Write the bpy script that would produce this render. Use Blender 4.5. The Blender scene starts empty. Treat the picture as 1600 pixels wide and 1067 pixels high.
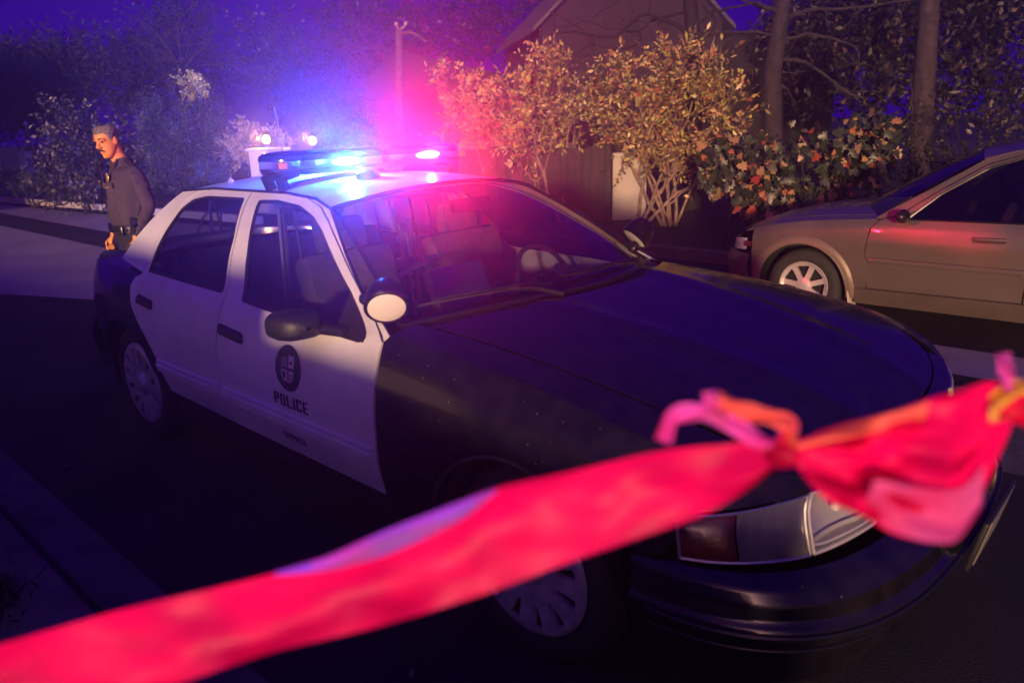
import bpy, bmesh, math, random
import numpy as np
from mathutils import Vector, Matrix
from mathutils.geometry import delaunay_2d_cdt

random.seed(7)
rng = np.random.default_rng(11)
PI = math.pi
SC = bpy.context.scene
COL = SC.collection

# ------------------------------------------------------------------ camera
CAM_POS = Vector((1.4222, -2.4581, 1.6850))
RGT = Vector((0.73746235, 0.6745997, -0.03262717))
UPV = Vector((-0.16352284, 0.22521498, 0.96048867))
FWD = Vector((-0.6552935, 0.70298894, -0.27640003))
cam_d = bpy.data.cameras.new('camera')
cam = bpy.data.objects.new('camera', cam_d)
COL.objects.link(cam)
m = Matrix((RGT, UPV, -FWD)).transposed().to_4x4()
m.translation = CAM_POS
cam.matrix_world = m
cam_d.sensor_width = 36.0
cam_d.lens = 36.0 * 1184.44 / 1600.0
cam_d.clip_start = 0.02
cam_d.clip_end = 600.0
cam_d.dof.use_dof = True
cam_d.dof.focus_distance = 4.6
cam_d.dof.aperture_fstop = cam_d.lens / 7.5
SC.camera = cam

# ------------------------------------------------------------------ world, key light, exposure
world = bpy.data.worlds.new('World')
SC.world = world
world.use_nodes = True
bg = world.node_tree.nodes['Background']
bg.inputs[0].default_value = (0.10, 0.0, 1.0, 1)
bg.inputs[1].default_value = 0.25

KEY_DIR = Vector((0.55, -0.835, 0.0)).normalized()
KEY_ELEV = math.radians(5.5)
sd = bpy.data.lights.new('key_sun', 'SUN')
sd.energy = 6.0
sd.angle = math.radians(2.5)
sd.color = (1.0, 0.62, 0.34)
sun = bpy.data.objects.new('key_sun', sd)
COL.objects.link(sun)
tosun = Vector((KEY_DIR.x * math.cos(KEY_ELEV), KEY_DIR.y * math.cos(KEY_ELEV), math.sin(KEY_ELEV)))
sun.rotation_euler = tosun.to_track_quat('Z', 'Y').to_euler()

vs = SC.view_settings
SC.display_settings.display_device = 'sRGB'
vs.view_transform = 'Standard'
vs.look = 'None'
vs.exposure = 0.0
vs.gamma = 1.0
cy = SC.cycles
cy.use_denoising = True
cy.max_bounces = 6
cy.diffuse_bounces = 2
cy.glossy_bounces = 3
cy.transmission_bounces = 4
cy.transparent_max_bounces = 12
cy.volume_bounces = 1
cy.sample_clamp_indirect = 4.0
cy.caustics_reflective = False
cy.caustics_refractive = False


def view(u, v, d):
    """Point of the place that lies d metres deep along the sight line of photo pixel (u, v)."""
    f = 1184.44
    return CAM_POS + (FWD + RGT * ((u - 800) / f) + UPV * (-(v - 533.5) / f)) * d


# ------------------------------------------------------------------ materials
def new_mat(name):
    mt = bpy.data.materials.new(name)
    mt.use_nodes = True
    nt = mt.node_tree
    return mt, nt, nt.nodes['Principled BSDF']


def pbr(name, col, rough=0.5, metal=0.0, coat=0.0, spec=0.5, var=0.0, scale=8.0, bump=0.0, bscale=60.0,
        emit=None, estr=0.0, col2=None, trans=0.0, rvar=0.0):
    mt, nt, b = new_mat(name)
    b.inputs['Base Color'].default_value = (*col, 1)
    b.inputs['Roughness'].default_value = rough
    b.inputs['Metallic'].default_value = metal
    b.inputs['Coat Weight'].default_value = coat
    b.inputs['Coat Roughness'].default_value = 0.06
    b.inputs['Specular IOR Level'].default_value = spec
    if trans:
        b.inputs['Transmission Weight'].default_value = trans
    if emit:
        b.inputs['Emission Color'].default_value = (*emit, 1)
        b.inputs['Emission Strength'].default_value = estr
    L = nt.links.new
    if var or bump or rvar:
        tc = nt.nodes.new('ShaderNodeTexCoord')
        nz = nt.nodes.new('ShaderNodeTexNoise')
        nz.inputs['Scale'].default_value = scale
        nz.inputs['Detail'].default_value = 6
        L(tc.outputs['Object'], nz.inputs['Vector'])
        if var or col2:
            mx = nt.nodes.new('ShaderNodeMix')
            mx.data_type = 'RGBA'
            c2 = col2 or tuple(max(0, c * (1 - var)) for c in col)
            c1 = col if col2 else tuple(min(1, c * (1 + var)) for c in col)
            mx.inputs[6].default_value = (*c1, 1)
            mx.inputs[7].default_value = (*c2, 1)
            rp = nt.nodes.new('ShaderNodeValToRGB')
            rp.color_ramp.elements[0].position = 0.35
            rp.color_ramp.elements[1].position = 0.68
            L(nz.outputs['Fac'], rp.inputs[0])
            L(rp.outputs[0], mx.inputs[0])
            L(mx.outputs[2], b.inputs['Base Color'])
        if rvar:
            mr = nt.nodes.new('ShaderNodeMapRange')
            mr.inputs[3].default_value = max(0.02, rough - rvar)
            mr.inputs[4].default_value = min(1, rough + rvar)
            L(nz.outputs['Fac'], mr.inputs[0])
            L(mr.outputs[0], b.inputs['Roughness'])
        if bump:
            n2 = nt.nodes.new('ShaderNodeTexNoise')
            n2.inputs['Scale'].default_value = bscale
            n2.inputs['Detail'].default_value = 5
            L(tc.outputs['Object'], n2.inputs['Vector'])
            bp = nt.nodes.new('ShaderNodeBump')
            bp.inputs['Strength'].default_value = bump
            bp.inputs['Distance'].default_value = 0.01
            L(n2.outputs['Fac'], bp.inputs['Height'])
            L(bp.outputs[0], b.inputs['Normal'])
    return mt


def leaf_mat(name, cols, rough=0.45, trans=0.25, spec=0.4):
    mt, nt, b = new_mat(name)
    L = nt.links.new
    g = nt.nodes.new('ShaderNodeNewGeometry')
    rp = nt.nodes.new('ShaderNodeValToRGB')
    rp.color_ramp.interpolation = 'LINEAR'
    el = rp.color_ramp.elements
    while len(el) < len(cols):
        el.new(0.5)
    for i, c in enumerate(cols):
        el[i].position = i / (len(cols) - 1)
        el[i].color = (*c, 1)
    L(g.outputs['Random Per Island'], rp.inputs[0])
    L(rp.outputs[0], b.inputs['Base Color'])
    b.inputs['Roughness'].default_value = rough
    b.inputs['Specular IOR Level'].default_value = spec
    tr = nt.nodes.new('ShaderNodeBsdfTranslucent')
    L(rp.outputs[0], tr.inputs[0])
    ms = nt.nodes.new('ShaderNodeMixShader')
    ms.inputs[0].default_value = trans
    L(b.outputs[0], ms.inputs[1])
    L(tr.outputs[0], ms.inputs[2])
    L(ms.outputs[0], nt.nodes['Material Output'].inputs[0])
    return mt


def glass_mat(name, tint, rough=0.02, ior=1.5):
    mt, nt, b = new_mat(name)
    nt.nodes.remove(b)
    L = nt.links.new
    t = nt.nodes.new('ShaderNodeBsdfTransparent')
    t.inputs[0].default_value = (*tint, 1)
    gl = nt.nodes.new('ShaderNodeBsdfGlossy')
    gl.inputs['Roughness'].default_value = rough
    lw = nt.nodes.new('ShaderNodeLayerWeight')
    lw.inputs[0].default_value = 0.5
    pw = nt.nodes.new('ShaderNodeMath')
    pw.operation = 'POWER'
    pw.inputs[1].default_value = 4.0
    L(lw.outputs['Facing'], pw.inputs[0])
    fr = nt.nodes.new('ShaderNodeMath')
    fr.operation = 'MULTIPLY_ADD'
    fr.inputs[1].default_value = 0.75
    fr.inputs[2].default_value = 0.07
    L(pw.outputs[0], fr.inputs[0])
    ms = nt.nodes.new('ShaderNodeMixShader')
    L(fr.outputs[0], ms.inputs[0])
    L(t.outputs[0], ms.inputs[1])
    L(gl.outputs[0], ms.inputs[2])
    L(ms.outputs[0], nt.nodes['Material Output'].inputs[0])
    return mt


M = {}
M['white_paint'] = pbr('white_paint', (0.78, 0.78, 0.80), 0.32, coat=0.4, col2=(0.62, 0.60, 0.60), scale=3.5, bump=0.03, bscale=90, rvar=0.08)
M['black_paint'] = pbr('black_paint', (0.005, 0.004, 0.006), 0.16, coat=0.35, col2=(0.011, 0.009, 0.012), scale=14, bump=0.012, bscale=120, rvar=0.05)
nt = M['black_paint'].node_tree
_b = nt.nodes['Principled BSDF']
_src = _b.inputs['Base Color'].links[0].from_socket
_tc = nt.nodes.new('ShaderNodeTexCoord')
_vo = nt.nodes.new('ShaderNodeTexVoronoi')
_vo.inputs['Scale'].default_value = 26
_nz = nt.nodes.new('ShaderNodeTexNoise')
_nz.inputs['Scale'].default_value = 3.5
_rp = nt.nodes.new('ShaderNodeValToRGB')
_rp.color_ramp.elements[0].position = .045
_rp.color_ramp.elements[0].color = (1, 1, 1, 1)
_rp.color_ramp.elements[1].position = .075
_rp.color_ramp.elements[1].color = (0, 0, 0, 1)
_r2 = nt.nodes.new('ShaderNodeValToRGB')
_r2.color_ramp.elements[0].position = .48
_r2.color_ramp.elements[1].position = .62
_mu = nt.nodes.new('ShaderNodeMath')
_mu.operation = 'MULTIPLY'
_mx = nt.nodes.new('ShaderNodeMix')
_mx.data_type = 'RGBA'
_mx.inputs[7].default_value = (.16, .14, .13, 1)
for _a, _c in ((_tc.outputs['Object'], _vo.inputs['Vector']), (_tc.outputs['Object'], _nz.inputs['Vector']), (_vo.outputs['Distance'], _rp.inputs[0]), (_nz.outputs['Fac'], _r2.inputs[0]),
               (_rp.outputs[0], _mu.inputs[0]), (_r2.outputs[0], _mu.inputs[1]), (_mu.outputs[0], _mx.inputs[0]), (_src, _mx.inputs[6]), (_mx.outputs[2], _b.inputs['Base Color'])):
    nt.links.new(_a, _c)
M['black_plastic'] = pbr('black_plastic', (0.012, 0.012, 0.014), 0.5, bump=0.1, bscale=200)
M['black_trim'] = pbr('black_trim', (0.008, 0.008, 0.01), 0.28)
M['rubber'] = pbr('rubber', (0.015, 0.015, 0.016), 0.8, bump=0.2, bscale=90)
M['dark'] = pbr('dark', (0.006, 0.006, 0.007), 0.9)
M['chrome'] = pbr('chrome', (0.75, 0.75, 0.78), 0.15, metal=1.0)
M['steel'] = pbr('steel', (0.45, 0.45, 0.48), 0.38, metal=0.9)
M['hubcap'] = pbr('hubcap', (0.44, 0.44, 0.47), 0.42, metal=0.45, var=0.25, scale=20)
M['alloy'] = pbr('alloy', (0.62, 0.60, 0.58), 0.35, metal=0.5)
M['glass'] = glass_mat('glass', (0.56, 0.56, 0.60))
M['tint_glass'] = glass_mat('tint_glass', (0.5, 0.5, 0.54))
M['wagon_glass'] = glass_mat('wagon_glass', (0.34, 0.34, 0.36))
M['lamp_clear'] = glass_mat('lamp_clear', (0.85, 0.85, 0.88), 0.08)
M['lamp_reflector'] = pbr('lamp_reflector', (0.70, 0.67, 0.62), 0.42, metal=0.45, bump=0.2, bscale=50)
M['corner_lens'] = pbr('corner_lens', (0.13, 0.12, 0.15), 0.16, coat=0.8)
M['amber_lens'] = pbr('amber_lens', (0.10, 0.014, 0.010), 0.25, coat=0.8, bump=0.3, bscale=80)
M['red_lens'] = pbr('red_lens', (0.35, 0.01, 0.02), 0.2, coat=0.6)
M['seat_cloth'] = pbr('seat_cloth', (0.11, 0.105, 0.13), 0.85, var=0.2, scale=30, bump=0.3, bscale=150)
M['dash'] = pbr('dash', (0.035, 0.033, 0.04), 0.7, bump=0.2, bscale=120)
M['navy'] = pbr('navy', (0.012, 0.012, 0.055), 0.4)
M['shield_white'] = pbr('shield_white', (0.62, 0.60, 0.62), 0.4)
M['shield_red'] = pbr('shield_red', (0.42, 0.06, 0.10), 0.4)
M['shield_grey'] = pbr('shield_grey', (0.25, 0.23, 0.34), 0.4)
M['spot_lens'] = pbr('spot_lens', (0.88, 0.84, 0.78), 0.35, coat=0.8, bump=0.25, bscale=25)
M['wagon_paint'] = pbr('wagon_paint', (0.112, 0.088, 0.075), 0.36, metal=0.25, coat=0.5, var=0.10, scale=3)
M['wagon_clad'] = pbr('wagon_clad', (0.17, 0.13, 0.10), 0.45, metal=0.2)
M['asphalt'] = pbr('asphalt', (0.030, 0.027, 0.034), 0.9, col2=(0.048, 0.043, 0.048), scale=1.3, bump=0.45, bscale=130, spec=0.15)
M['concrete'] = pbr('concrete', (0.46, 0.40, 0.37), 0.85, col2=(0.34, 0.30, 0.28), scale=1.1, bump=0.35, bscale=60)
M['old_concrete'] = pbr('old_concrete', (0.13, 0.12, 0.12), 0.9, col2=(0.06, 0.055, 0.058), scale=5, bump=0.5, bscale=70)
M['soil'] = pbr('soil', (0.020, 0.015, 0.014), 0.95, var=0.4, scale=4, bump=0.8, bscale=25)
M['wagon_sill'] = pbr('wagon_sill', (0.075, 0.056, 0.045), 0.5, var=0.15, scale=6)
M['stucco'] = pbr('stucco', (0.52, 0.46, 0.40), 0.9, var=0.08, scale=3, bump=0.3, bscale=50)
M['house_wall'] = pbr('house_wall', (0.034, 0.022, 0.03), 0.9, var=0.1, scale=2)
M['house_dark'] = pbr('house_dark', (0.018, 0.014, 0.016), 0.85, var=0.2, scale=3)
M['roofing'] = pbr('roofing', (0.10, 0.085, 0.085), 0.9, var=0.2, scale=9, bump=0.5, bscale=20)
M['white_wood'] = pbr('white_wood', (0.35, 0.31, 0.28), 0.7)
M['window_dark'] = pbr('window_dark', (0.02, 0.02, 0.03), 0.1)
M['fence_wood'] = pbr('fence_wood', (0.040, 0.030, 0.030), 0.85, var=0.3, scale=6, bump=0.3, bscale=30)
M['stone'] = pbr('stone', (0.30, 0.24, 0.21), 0.9, var=0.25, scale=7, bump=0.6, bscale=18)
M['pole_wood'] = pbr('pole_wood', (0.09, 0.065, 0.05), 0.85, var=0.3, scale=9, bump=0.4, bscale=40)
M['bark_pale'] = pbr('bark_pale', (0.34, 0.23, 0.16), 0.8, col2=(0.14, 0.09, 0.06), scale=9, bump=0.4, bscale=30)
M['bark_dark'] = pbr('bark_dark', (0.016, 0.011, 0.012), 0.9, var=0.3, scale=12, bump=0.7, bscale=26)
M['bark_grey'] = pbr('bark_grey', (0.030, 0.022, 0.027), 0.9, var=0.4, scale=10, bump=0.6, bscale=24)
M['bark_white'] = pbr('bark_white', (0.042, 0.030, 0.033), 0.9, var=0.4, scale=9, bump=0.7, bscale=20)
M['skin'] = pbr('skin', (0.80, 0.32, 0.09), 0.5, var=0.10, scale=18)
M['grey_hair'] = pbr('grey_hair', (0.17, 0.145, 0.14), 0.6, var=0.5, scale=60, bump=0.8, bscale=160)
M['dark_hair'] = pbr('dark_hair', (0.02, 0.016, 0.015), 0.6)
M['shirt'] = pbr('shirt', (0.052, 0.036, 0.058), 0.85, var=0.15, scale=15, bump=0.25, bscale=40)
M['trousers'] = pbr('trousers', (0.012, 0.012, 0.022), 0.85)
M['leather'] = pbr('leather', (0.010, 0.010, 0.012), 0.3)
M['gold'] = pbr('gold', (0.80, 0.52, 0.16), 0.3, metal=0.7)
M['eye'] = pbr('eye', (0.6, 0.5, 0.45), 0.2)
M['plate'] = pbr('plate', (0.16, 0.15, 0.15), 0.4)


def tape_mat(name, c1, c2, trans=0.35):
    mt, nt, b = new_mat(name)
    L = nt.links.new
    tc = nt.nodes.new('ShaderNodeTexCoord')
    mp = nt.nodes.new('ShaderNodeMapping')
    mp.inputs['Scale'].default_value = (9, 9, 16)
    nz = nt.nodes.new('ShaderNodeTexNoise')
    nz.inputs['Scale'].default_value = 1.6
    nz.inputs['Detail'].default_value = 1.5
    L(tc.outputs['Object'], mp.inputs[0])
    L(mp.outputs[0], nz.inputs['Vector'])
    rp = nt.nodes.new('ShaderNodeValToRGB')
    rp.color_ramp.elements[0].position = 0.42
    rp.color_ramp.elements[1].position = 0.62
    rp.color_ramp.elements[0].color = (*c1, 1)
    rp.color_ramp.elements[1].color = (*c2, 1)
    L(nz.outputs['Fac'], rp.inputs[0])
    L(rp.outputs[0], b.inputs['Base Color'])
    b.inputs['Roughness'].default_value = 0.5
    b.inputs['Specular IOR Level'].default_value = 0.25
    tr = nt.nodes.new('ShaderNodeBsdfTranslucent')
    L(rp.outputs[0], tr.inputs[0])
    ms = nt.nodes.new('ShaderNodeMixShader')
    ms.inputs[0].default_value = trans
    L(b.outputs[0], ms.inputs[1])
    L(tr.outputs[0], ms.inputs[2])
    L(ms.outputs[0], nt.nodes['Material Output'].inputs[0])
    return mt


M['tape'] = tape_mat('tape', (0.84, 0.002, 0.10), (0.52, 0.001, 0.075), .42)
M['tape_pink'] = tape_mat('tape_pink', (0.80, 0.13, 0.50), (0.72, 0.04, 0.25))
M['tape_fold_glint'] = tape_mat('tape_fold_glint', (0.34, 0.12, 0.88), (0.70, 0.05, 0.30), .5)  # blue lamp reflection on the red tape, put into the fold's base colour
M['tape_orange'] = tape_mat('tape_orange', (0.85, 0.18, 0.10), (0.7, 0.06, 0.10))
M['tape_yellow'] = tape_mat('tape_yellow', (0.90, 0.55, 0.06), (0.85, 0.62, 0.18))

# ------------------------------------------------------------------ object helpers


def tag(o, label=None, cat=None, group=None, kind=None):
    if label:
        o['label'] = label
    if cat:
        o['category'] = cat
    if group:
        o['group'] = group
    if kind:
        o['kind'] = kind
    return o


def empty(name, loc=(0, 0, 0), rz=0.0, label=None, cat=None, group=None):
    o = bpy.data.objects.new(name, None)
    o.empty_display_size = 0.2
    COL.objects.link(o)
    o.location = loc
    o.rotation_euler = (0, 0, rz)
    return tag(o, label, cat, group)


class MB:
    """Collects geometry and builds ONE mesh object."""

    def __init__(s):
        s.v, s.f, s.mi, s.sm = [], [], [], []

    def add(s, verts, faces, mi=0, smooth=True):
        k = len(s.v)
        s.v.extend([tuple(p) for p in verts])
        for f in faces:
            s.f.append([i + k for i in f])
            s.mi.append(mi)
            s.sm.append(smooth)
        return s

    def box(s, c, d, R=None, mi=0, bev=0.0):
        x, y, z = d[0] / 2, d[1] / 2, d[2] / 2
        b = min(bev, x * .9, y * .9, z * .9) if bev else 0
        if not b:
            vs_ = [Vector((i * x, j * y, k * z)) for i in (-1, 1) for j in (-1, 1) for k in (-1, 1)]
            fs = [(0, 1, 3, 2), (4, 6, 7, 5), (0, 4, 5, 1), (2, 3, 7, 6), (0, 2, 6, 4), (1, 5, 7, 3)]
        else:
            bm = bmesh.new()
            bmesh.ops.create_cube(bm, size=1)
            for v in bm.verts:
                v.co = Vector((v.co.x * 2 * x, v.co.y * 2 * y, v.co.z * 2 * z))
            bmesh.ops.bevel(bm, geom=bm.edges[:], offset=b, segments=2, affect='EDGES', profile=0.6)
            bm.verts.index_update()
            vs_ = [v.co.copy() for v in bm.verts]
            fs = [[v.index for v in f.verts] for f in bm.faces]
            bm.free()
        c = Vector(c)
        if R is not None:
            vs_ = [R @ v for v in vs_]
        return s.add([v + c for v in vs_], fs, mi, bool(b))

    def tube(s, pts, rad, n=8, mi=0, caps=True, squash=1.0):
        pts = [Vector(p) for p in pts]
        if not hasattr(rad, '__len__'):
            rad = [rad] * len(pts)
        rings = []
        t0 = (pts[1] - pts[0]).normalized()
        a = Vector((0, 0, 1)) if abs(t0.z) < .9 else Vector((1, 0, 0))
        u = t0.cross(a).normalized()
        for i, p in enumerate(pts):
            t = (pts[min(i + 1, len(pts) - 1)] - pts[max(i - 1, 0)])
            t = t.normalized() if t.length > 1e-9 else t0
            u = (u - t * u.dot(t)).normalized()
            w = t.cross(u)
            rings.append([p + (u * math.cos(2 * PI * k / n) + w * math.sin(2 * PI * k / n) * squash) * rad[i] for k in range(n)])
        vs_ = [q for r in rings for q in r]
        fs = []
        for i in range(len(pts) - 1):
            for k in range(n):
                fs.append((i * n + k, i * n + (k + 1) % n, (i + 1) * n + (k + 1) % n, (i + 1) * n + k))
        if caps:
            fs.append(tuple(range(n - 1, -1, -1)))
            fs.append(tuple((len(pts) - 1) * n + k for k in range(n)))
        return s.add(vs_, fs, mi)

    def lathe(s, prof, n=32, R=None, c=(0, 0, 0), mi=0):
        """prof = [(radius, height)], spun about local z."""
        c = Vector(c)
        vs_, fs = [], []
        for r, h in prof:
            for k in range(n):
                a = 2 * PI * k / n
                p = Vector((r * math.cos(a), r * math.sin(a), h))
                vs_.append((R @ p if R is not None else p) + c)
        for i in range(len(prof) - 1):
            for k in range(n):
                fs.append((i * n + k, i * n + (k + 1) % n, (i + 1) * n + (k + 1) % n, (i + 1) * n + k))
        return s.add(vs_, fs, mi)

    def ball(s, c, r, n=12, mi=0, R=None):
        prof = [(math.sin(PI * i / n) * 1.0, -math.cos(PI * i / n)) for i in range(n + 1)]
        c = Vector(c)
        vs_, fs = [], []
        m_ = n * 2
        rr = r if hasattr(r, '__len__') else (r, r, r)
        for a_, h in prof:
            for k in range(m_):
                t = 2 * PI * k / m_
                p = Vector((a_ * math.cos(t) * rr[0], a_ * math.sin(t) * rr[1], h * rr[2]))
                vs_.append((R @ p if R is not None else p) + c)
        for i in range(n):
            for k in range(m_):
                fs.append((i * m_ + k, i * m_ + (k + 1) % m_, (i + 1) * m_ + (k + 1) % m_, (i + 1) * m_ + k))
        return s.add(vs_, fs, mi)

    def grid(s, fn, nu, nv, mi=0, flip=False):
        vs_ = [fn(i / nu, j / nv) for i in range(nu + 1) for j in range(nv + 1)]
        fs = []
        for i in range(nu):
            for j in range(nv):
                q = (i * (nv + 1) + j, (i + 1) * (nv + 1) + j, (i + 1) * (nv + 1) + j + 1, i * (nv + 1) + j + 1)
                fs.append(q[::-1] if flip else q)
        return s.add(vs_, fs, mi)

    def prism(s, poly, z0, z1, mi=0):
        n = len(poly)
        vs_ = [(p[0], p[1], z0) for p in poly] + [(p[0], p[1], z1) for p in poly]
        fs = [tuple(range(n - 1, -1, -1)), tuple(range(n, 2 * n))]
        fs += [(i, (i + 1) % n, n + (i + 1) % n, n + i) for i in range(n)]
        return s.add(vs_, fs, mi, False)

    def build(s, name, mats, parent=None, auto=40):
        me = bpy.data.meshes.new(name)
        me.from_pydata(s.v, [], s.f)
        if not isinstance(mats, (list, tuple)):
            mats = [mats]
        for m_ in mats:
            me.materials.append(m_)
        me.polygons.foreach_set('material_index', s.mi)
        me.polygons.foreach_set('use_smooth', s.sm)
        me.update()
        if auto:
            me.set_sharp_from_angle(angle=math.radians(auto))
        o = bpy.data.objects.new(name, me)
        COL.objects.link(o)
        if parent is not None:
            o.parent = parent
        return o


def inside(p, poly):
    x, y = p
    r = False
    n = len(poly)
    j = n - 1
    for i in range(n):
        xi, yi = poly[i]
        xj, yj = poly[j]
        if (yi > y) != (yj > y) and x < (xj - xi) * (y - yi) / (yj - yi) + xi:
            r = not r
        j = i
    return r


def rounded(poly, r):
    """Round the corners of a polygon by radius-like distance r."""
    out = []
    n = len(poly)
    for i in range(n):
        p0, p1, p2 = Vector(poly[i - 1]), Vector(poly[i]), Vector(poly[(i + 1) % n])
        a, b = p0 - p1, p2 - p1
        d = min(r, a.length * .45, b.length * .45)
        A, B = p1 + a.normalized() * d, p1 + b.normalized() * d
        for t in (0, .25, .5, .75, 1):
            out.append(tuple(A * (1 - t) ** 2 + p1 * 2 * t * (1 - t) + B * t * t))
    return out


def resample(poly, res):
    out = []
    n = len(poly)
    for i in range(n):
        a, b = Vector(poly[i]), Vector(poly[(i + 1) % n])
        L = (b - a).length
        if L < 1e-5:
            continue
        k = max(1, int(math.ceil(L / res)))
        for j in range(k):
            out.append(tuple(a.lerp(b, j / k)))
    return out


def panel(mb, outer, fn, out, holes=(), res=0.05, th=0.012, mi=0, flip_y=False):
    """Sheet-metal panel: polygon (with holes) in surface parameters, mapped by fn, with a folded rim."""
    loops = [resample(outer, res)] + [resample(h, res) for h in holes]
    pts, edges = [], []
    for lp in loops:
        k = len(pts)
        pts += [Vector(p) for p in lp]
        edges += [(k + i, k + (i + 1) % len(lp)) for i in range(len(lp))]
    xs = [p[0] for p in loops[0]]
    ys = [p[1] for p in loops[0]]
    bnd = np.array([tuple(p) for p in pts])
    y = min(ys) + res / 2
    row = 0
    while y < max(ys):
        x = min(xs) + res * (.5 if row % 2 else .25)
        while x < max(xs):
            if inside((x, y), loops[0]) and not any(inside((x, y), h) for h in loops[1:]):
                if np.min((bnd[:, 0] - x) ** 2 + (bnd[:, 1] - y) ** 2) > (.45 * res) ** 2:
                    pts.append(Vector((x, y)))
            x += res
        y += res * .866
        row += 1
    rv, re_, rf, *_ = delaunay_2d_cdt(pts, edges, [], 0, 1e-6)
    tris = []
    for f in rf:
        cx = sum(rv[i][0] for i in f) / len(f)
        cyy = sum(rv[i][1] for i in f) / len(f)
        if inside((cx, cyy), loops[0]) and not any(inside((cx, cyy), h) for h in loops[1:]):
            tris.append(tuple(f))
    P = [Vector(fn(p[0], p[1])) for p in rv]
    if flip_y:
        P = [Vector((p.x, -p.y, p.z)) for p in P]
        out = (out[0], -out[1], out[2])
    nsum = Vector((0, 0, 0))
    vn = [Vector((0, 0, 0)) for _ in P]
    for t in tris:
        n_ = (P[t[1]] - P[t[0]]).cross(P[t[2]] - P[t[0]])
        nsum += n_
        for i in t:
            vn[i] += n_
    if nsum.dot(Vector(out)) < 0:
        tris = [t[::-1] for t in tris]
        vn = [-n_ for n_ in vn]
    used = sorted({i for t in tris for i in t})
    mp = {o: k for k, o in enumerate(used)}
    mb.add([P[i] for i in used], [tuple(mp[i] for i in t) for t in tris], mi)
    if th:
        cnt = {}
        for t in tris:
            for i in range(3):
                a, b = t[i], t[(i + 1) % 3]
                cnt.setdefault((min(a, b), max(a, b)), []).append((a, b))
        rim_v, rim_f = [], []
        for k, l in cnt.items():
            if len(l) == 1:
                a, b = l[0]
                na, nb = vn[a].normalized(), vn[b].normalized()
                q = len(rim_v)
                rim_v += [P[a], P[b], P[b] - nb * th, P[a] - na * th]
                rim_f.append((q + 1, q, q + 3, q + 2))
        mb.add(rim_v, rim_f, mi, False)
    return mb


def interp(x, xs, ys):
    """Smooth monotone-ish interpolation through the key points."""
    xs = list(xs)
    if x <= xs[0]:
        return ys[0]
    if x >= xs[-1]:
        return ys[-1]
    i = max(k for k in range(len(xs)) if xs[k] <= x)
    i = min(i, len(xs) - 2)

    def slope(k):
        if k <= 0 or k >= len(xs) - 1:
            kk = min(max(k, 0), len(xs) - 1)
            a, b = (0, 1) if kk == 0 else (len(xs) - 2, len(xs) - 1)
            return (ys[b] - ys[a]) / (xs[b] - xs[a])
        s0 = (ys[k] - ys[k - 1]) / (xs[k] - xs[k - 1])
        s1 = (ys[k + 1] - ys[k]) / (xs[k + 1] - xs[k])
        if s0 * s1 <= 0:
            return 0.0
        return 2 * s0 * s1 / (s0 + s1)
    h = xs[i + 1] - xs[i]
    t = (x - xs[i]) / h
    m0, m1 = slope(i) * h, slope(i + 1) * h
    return ((2 * t ** 3 - 3 * t ** 2 + 1) * ys[i] + (t ** 3 - 2 * t ** 2 + t) * m0 +
            (-2 * t ** 3 + 3 * t ** 2) * ys[i + 1] + (t ** 3 - t ** 2) * m1)


def arc_pts(cx, cz, r, a0, a1, n=24):
    return [(cx + r * math.cos(math.radians(a0 + (a1 - a0) * i / n)), cz + r * math.sin(math.radians(a0 + (a1 - a0) * i / n))) for i in range(n + 1)]


def frame_z(d):
    return Vector(d).to_track_quat('Z', 'Y').to_matrix()


# block letters on a 5 x 7 cell grid, one cell per character mark
GLYPH = {
    'P': ['11111', '11011', '11011', '11111', '11000', '11000', '11000'],
    'O': ['11111', '11011', '11011', '11011', '11011', '11011', '11111'],
    'L': ['11000', '11000', '11000', '11000', '11000', '11000', '11111'],
    'I': ['00110', '00110', '00110', '00110', '00110', '00110', '00110'],
    'C': ['11111', '11011', '11000', '11000', '11000', '11011', '11111'],
    'E': ['11111', '11000', '11000', '11110', '11000', '11000', '11111'],
    '8': ['01110', '11011', '11011', '01110', '11011', '11011', '01110'],
    '9': ['01111', '11011', '11011', '01111', '00011', '00011', '01110'],
    '4': ['11011', '11011', '11011', '11111', '00011', '00011', '00011'],
    '2': ['11110', '00011', '00011', '01111', '11000', '11000', '11111'],
}


def lettering(mb, text, x0, x1, z0, z1, fn, slant=0.0):
    """Each letter is trimmed to its own width; one cell of space between letters."""
    gl = []
    for ch in text:
        g = GLYPH[ch]
        cols = [c_ for c_ in range(5) if any(row[c_] == '1' for row in g)]
        gl.append([row[cols[0]:cols[-1] + 1] for row in g])
    total = sum(len(g[0]) for g in gl) + len(gl) - 1
    w = (x1 - x0) / total
    h = (z1 - z0) / 7
    k = 0
    for g in gl:
        for r in range(7):
            for c_ in range(len(g[0])):
                if g[r][c_] == '1':
                    xa = x0 + (k + c_) * w
                    za = z1 - (r + 1) * h
                    q = [(xa, za), (xa + w, za), (xa + w, za + h), (xa, za + h)]
                    mb.add([fn(px + slant * (pz - z0), pz) for px, pz in q], [(0, 1, 2, 3)], 0, False)
        k += len(g[0]) + 1
    return mb


# ------------------------------------------------------------------ the setting
def road_z(y):
    keys = [(-200, 0), (2.3, 0), (2.8, -0.02), (3.3, -0.055), (3.8, -0.09), (4.2, -0.11), (6.0, -0.11), (6.3, -0.11), (200, -0.11)]
    return interp(y, [k[0] for k in keys], [k[1] for k in keys])


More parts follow.
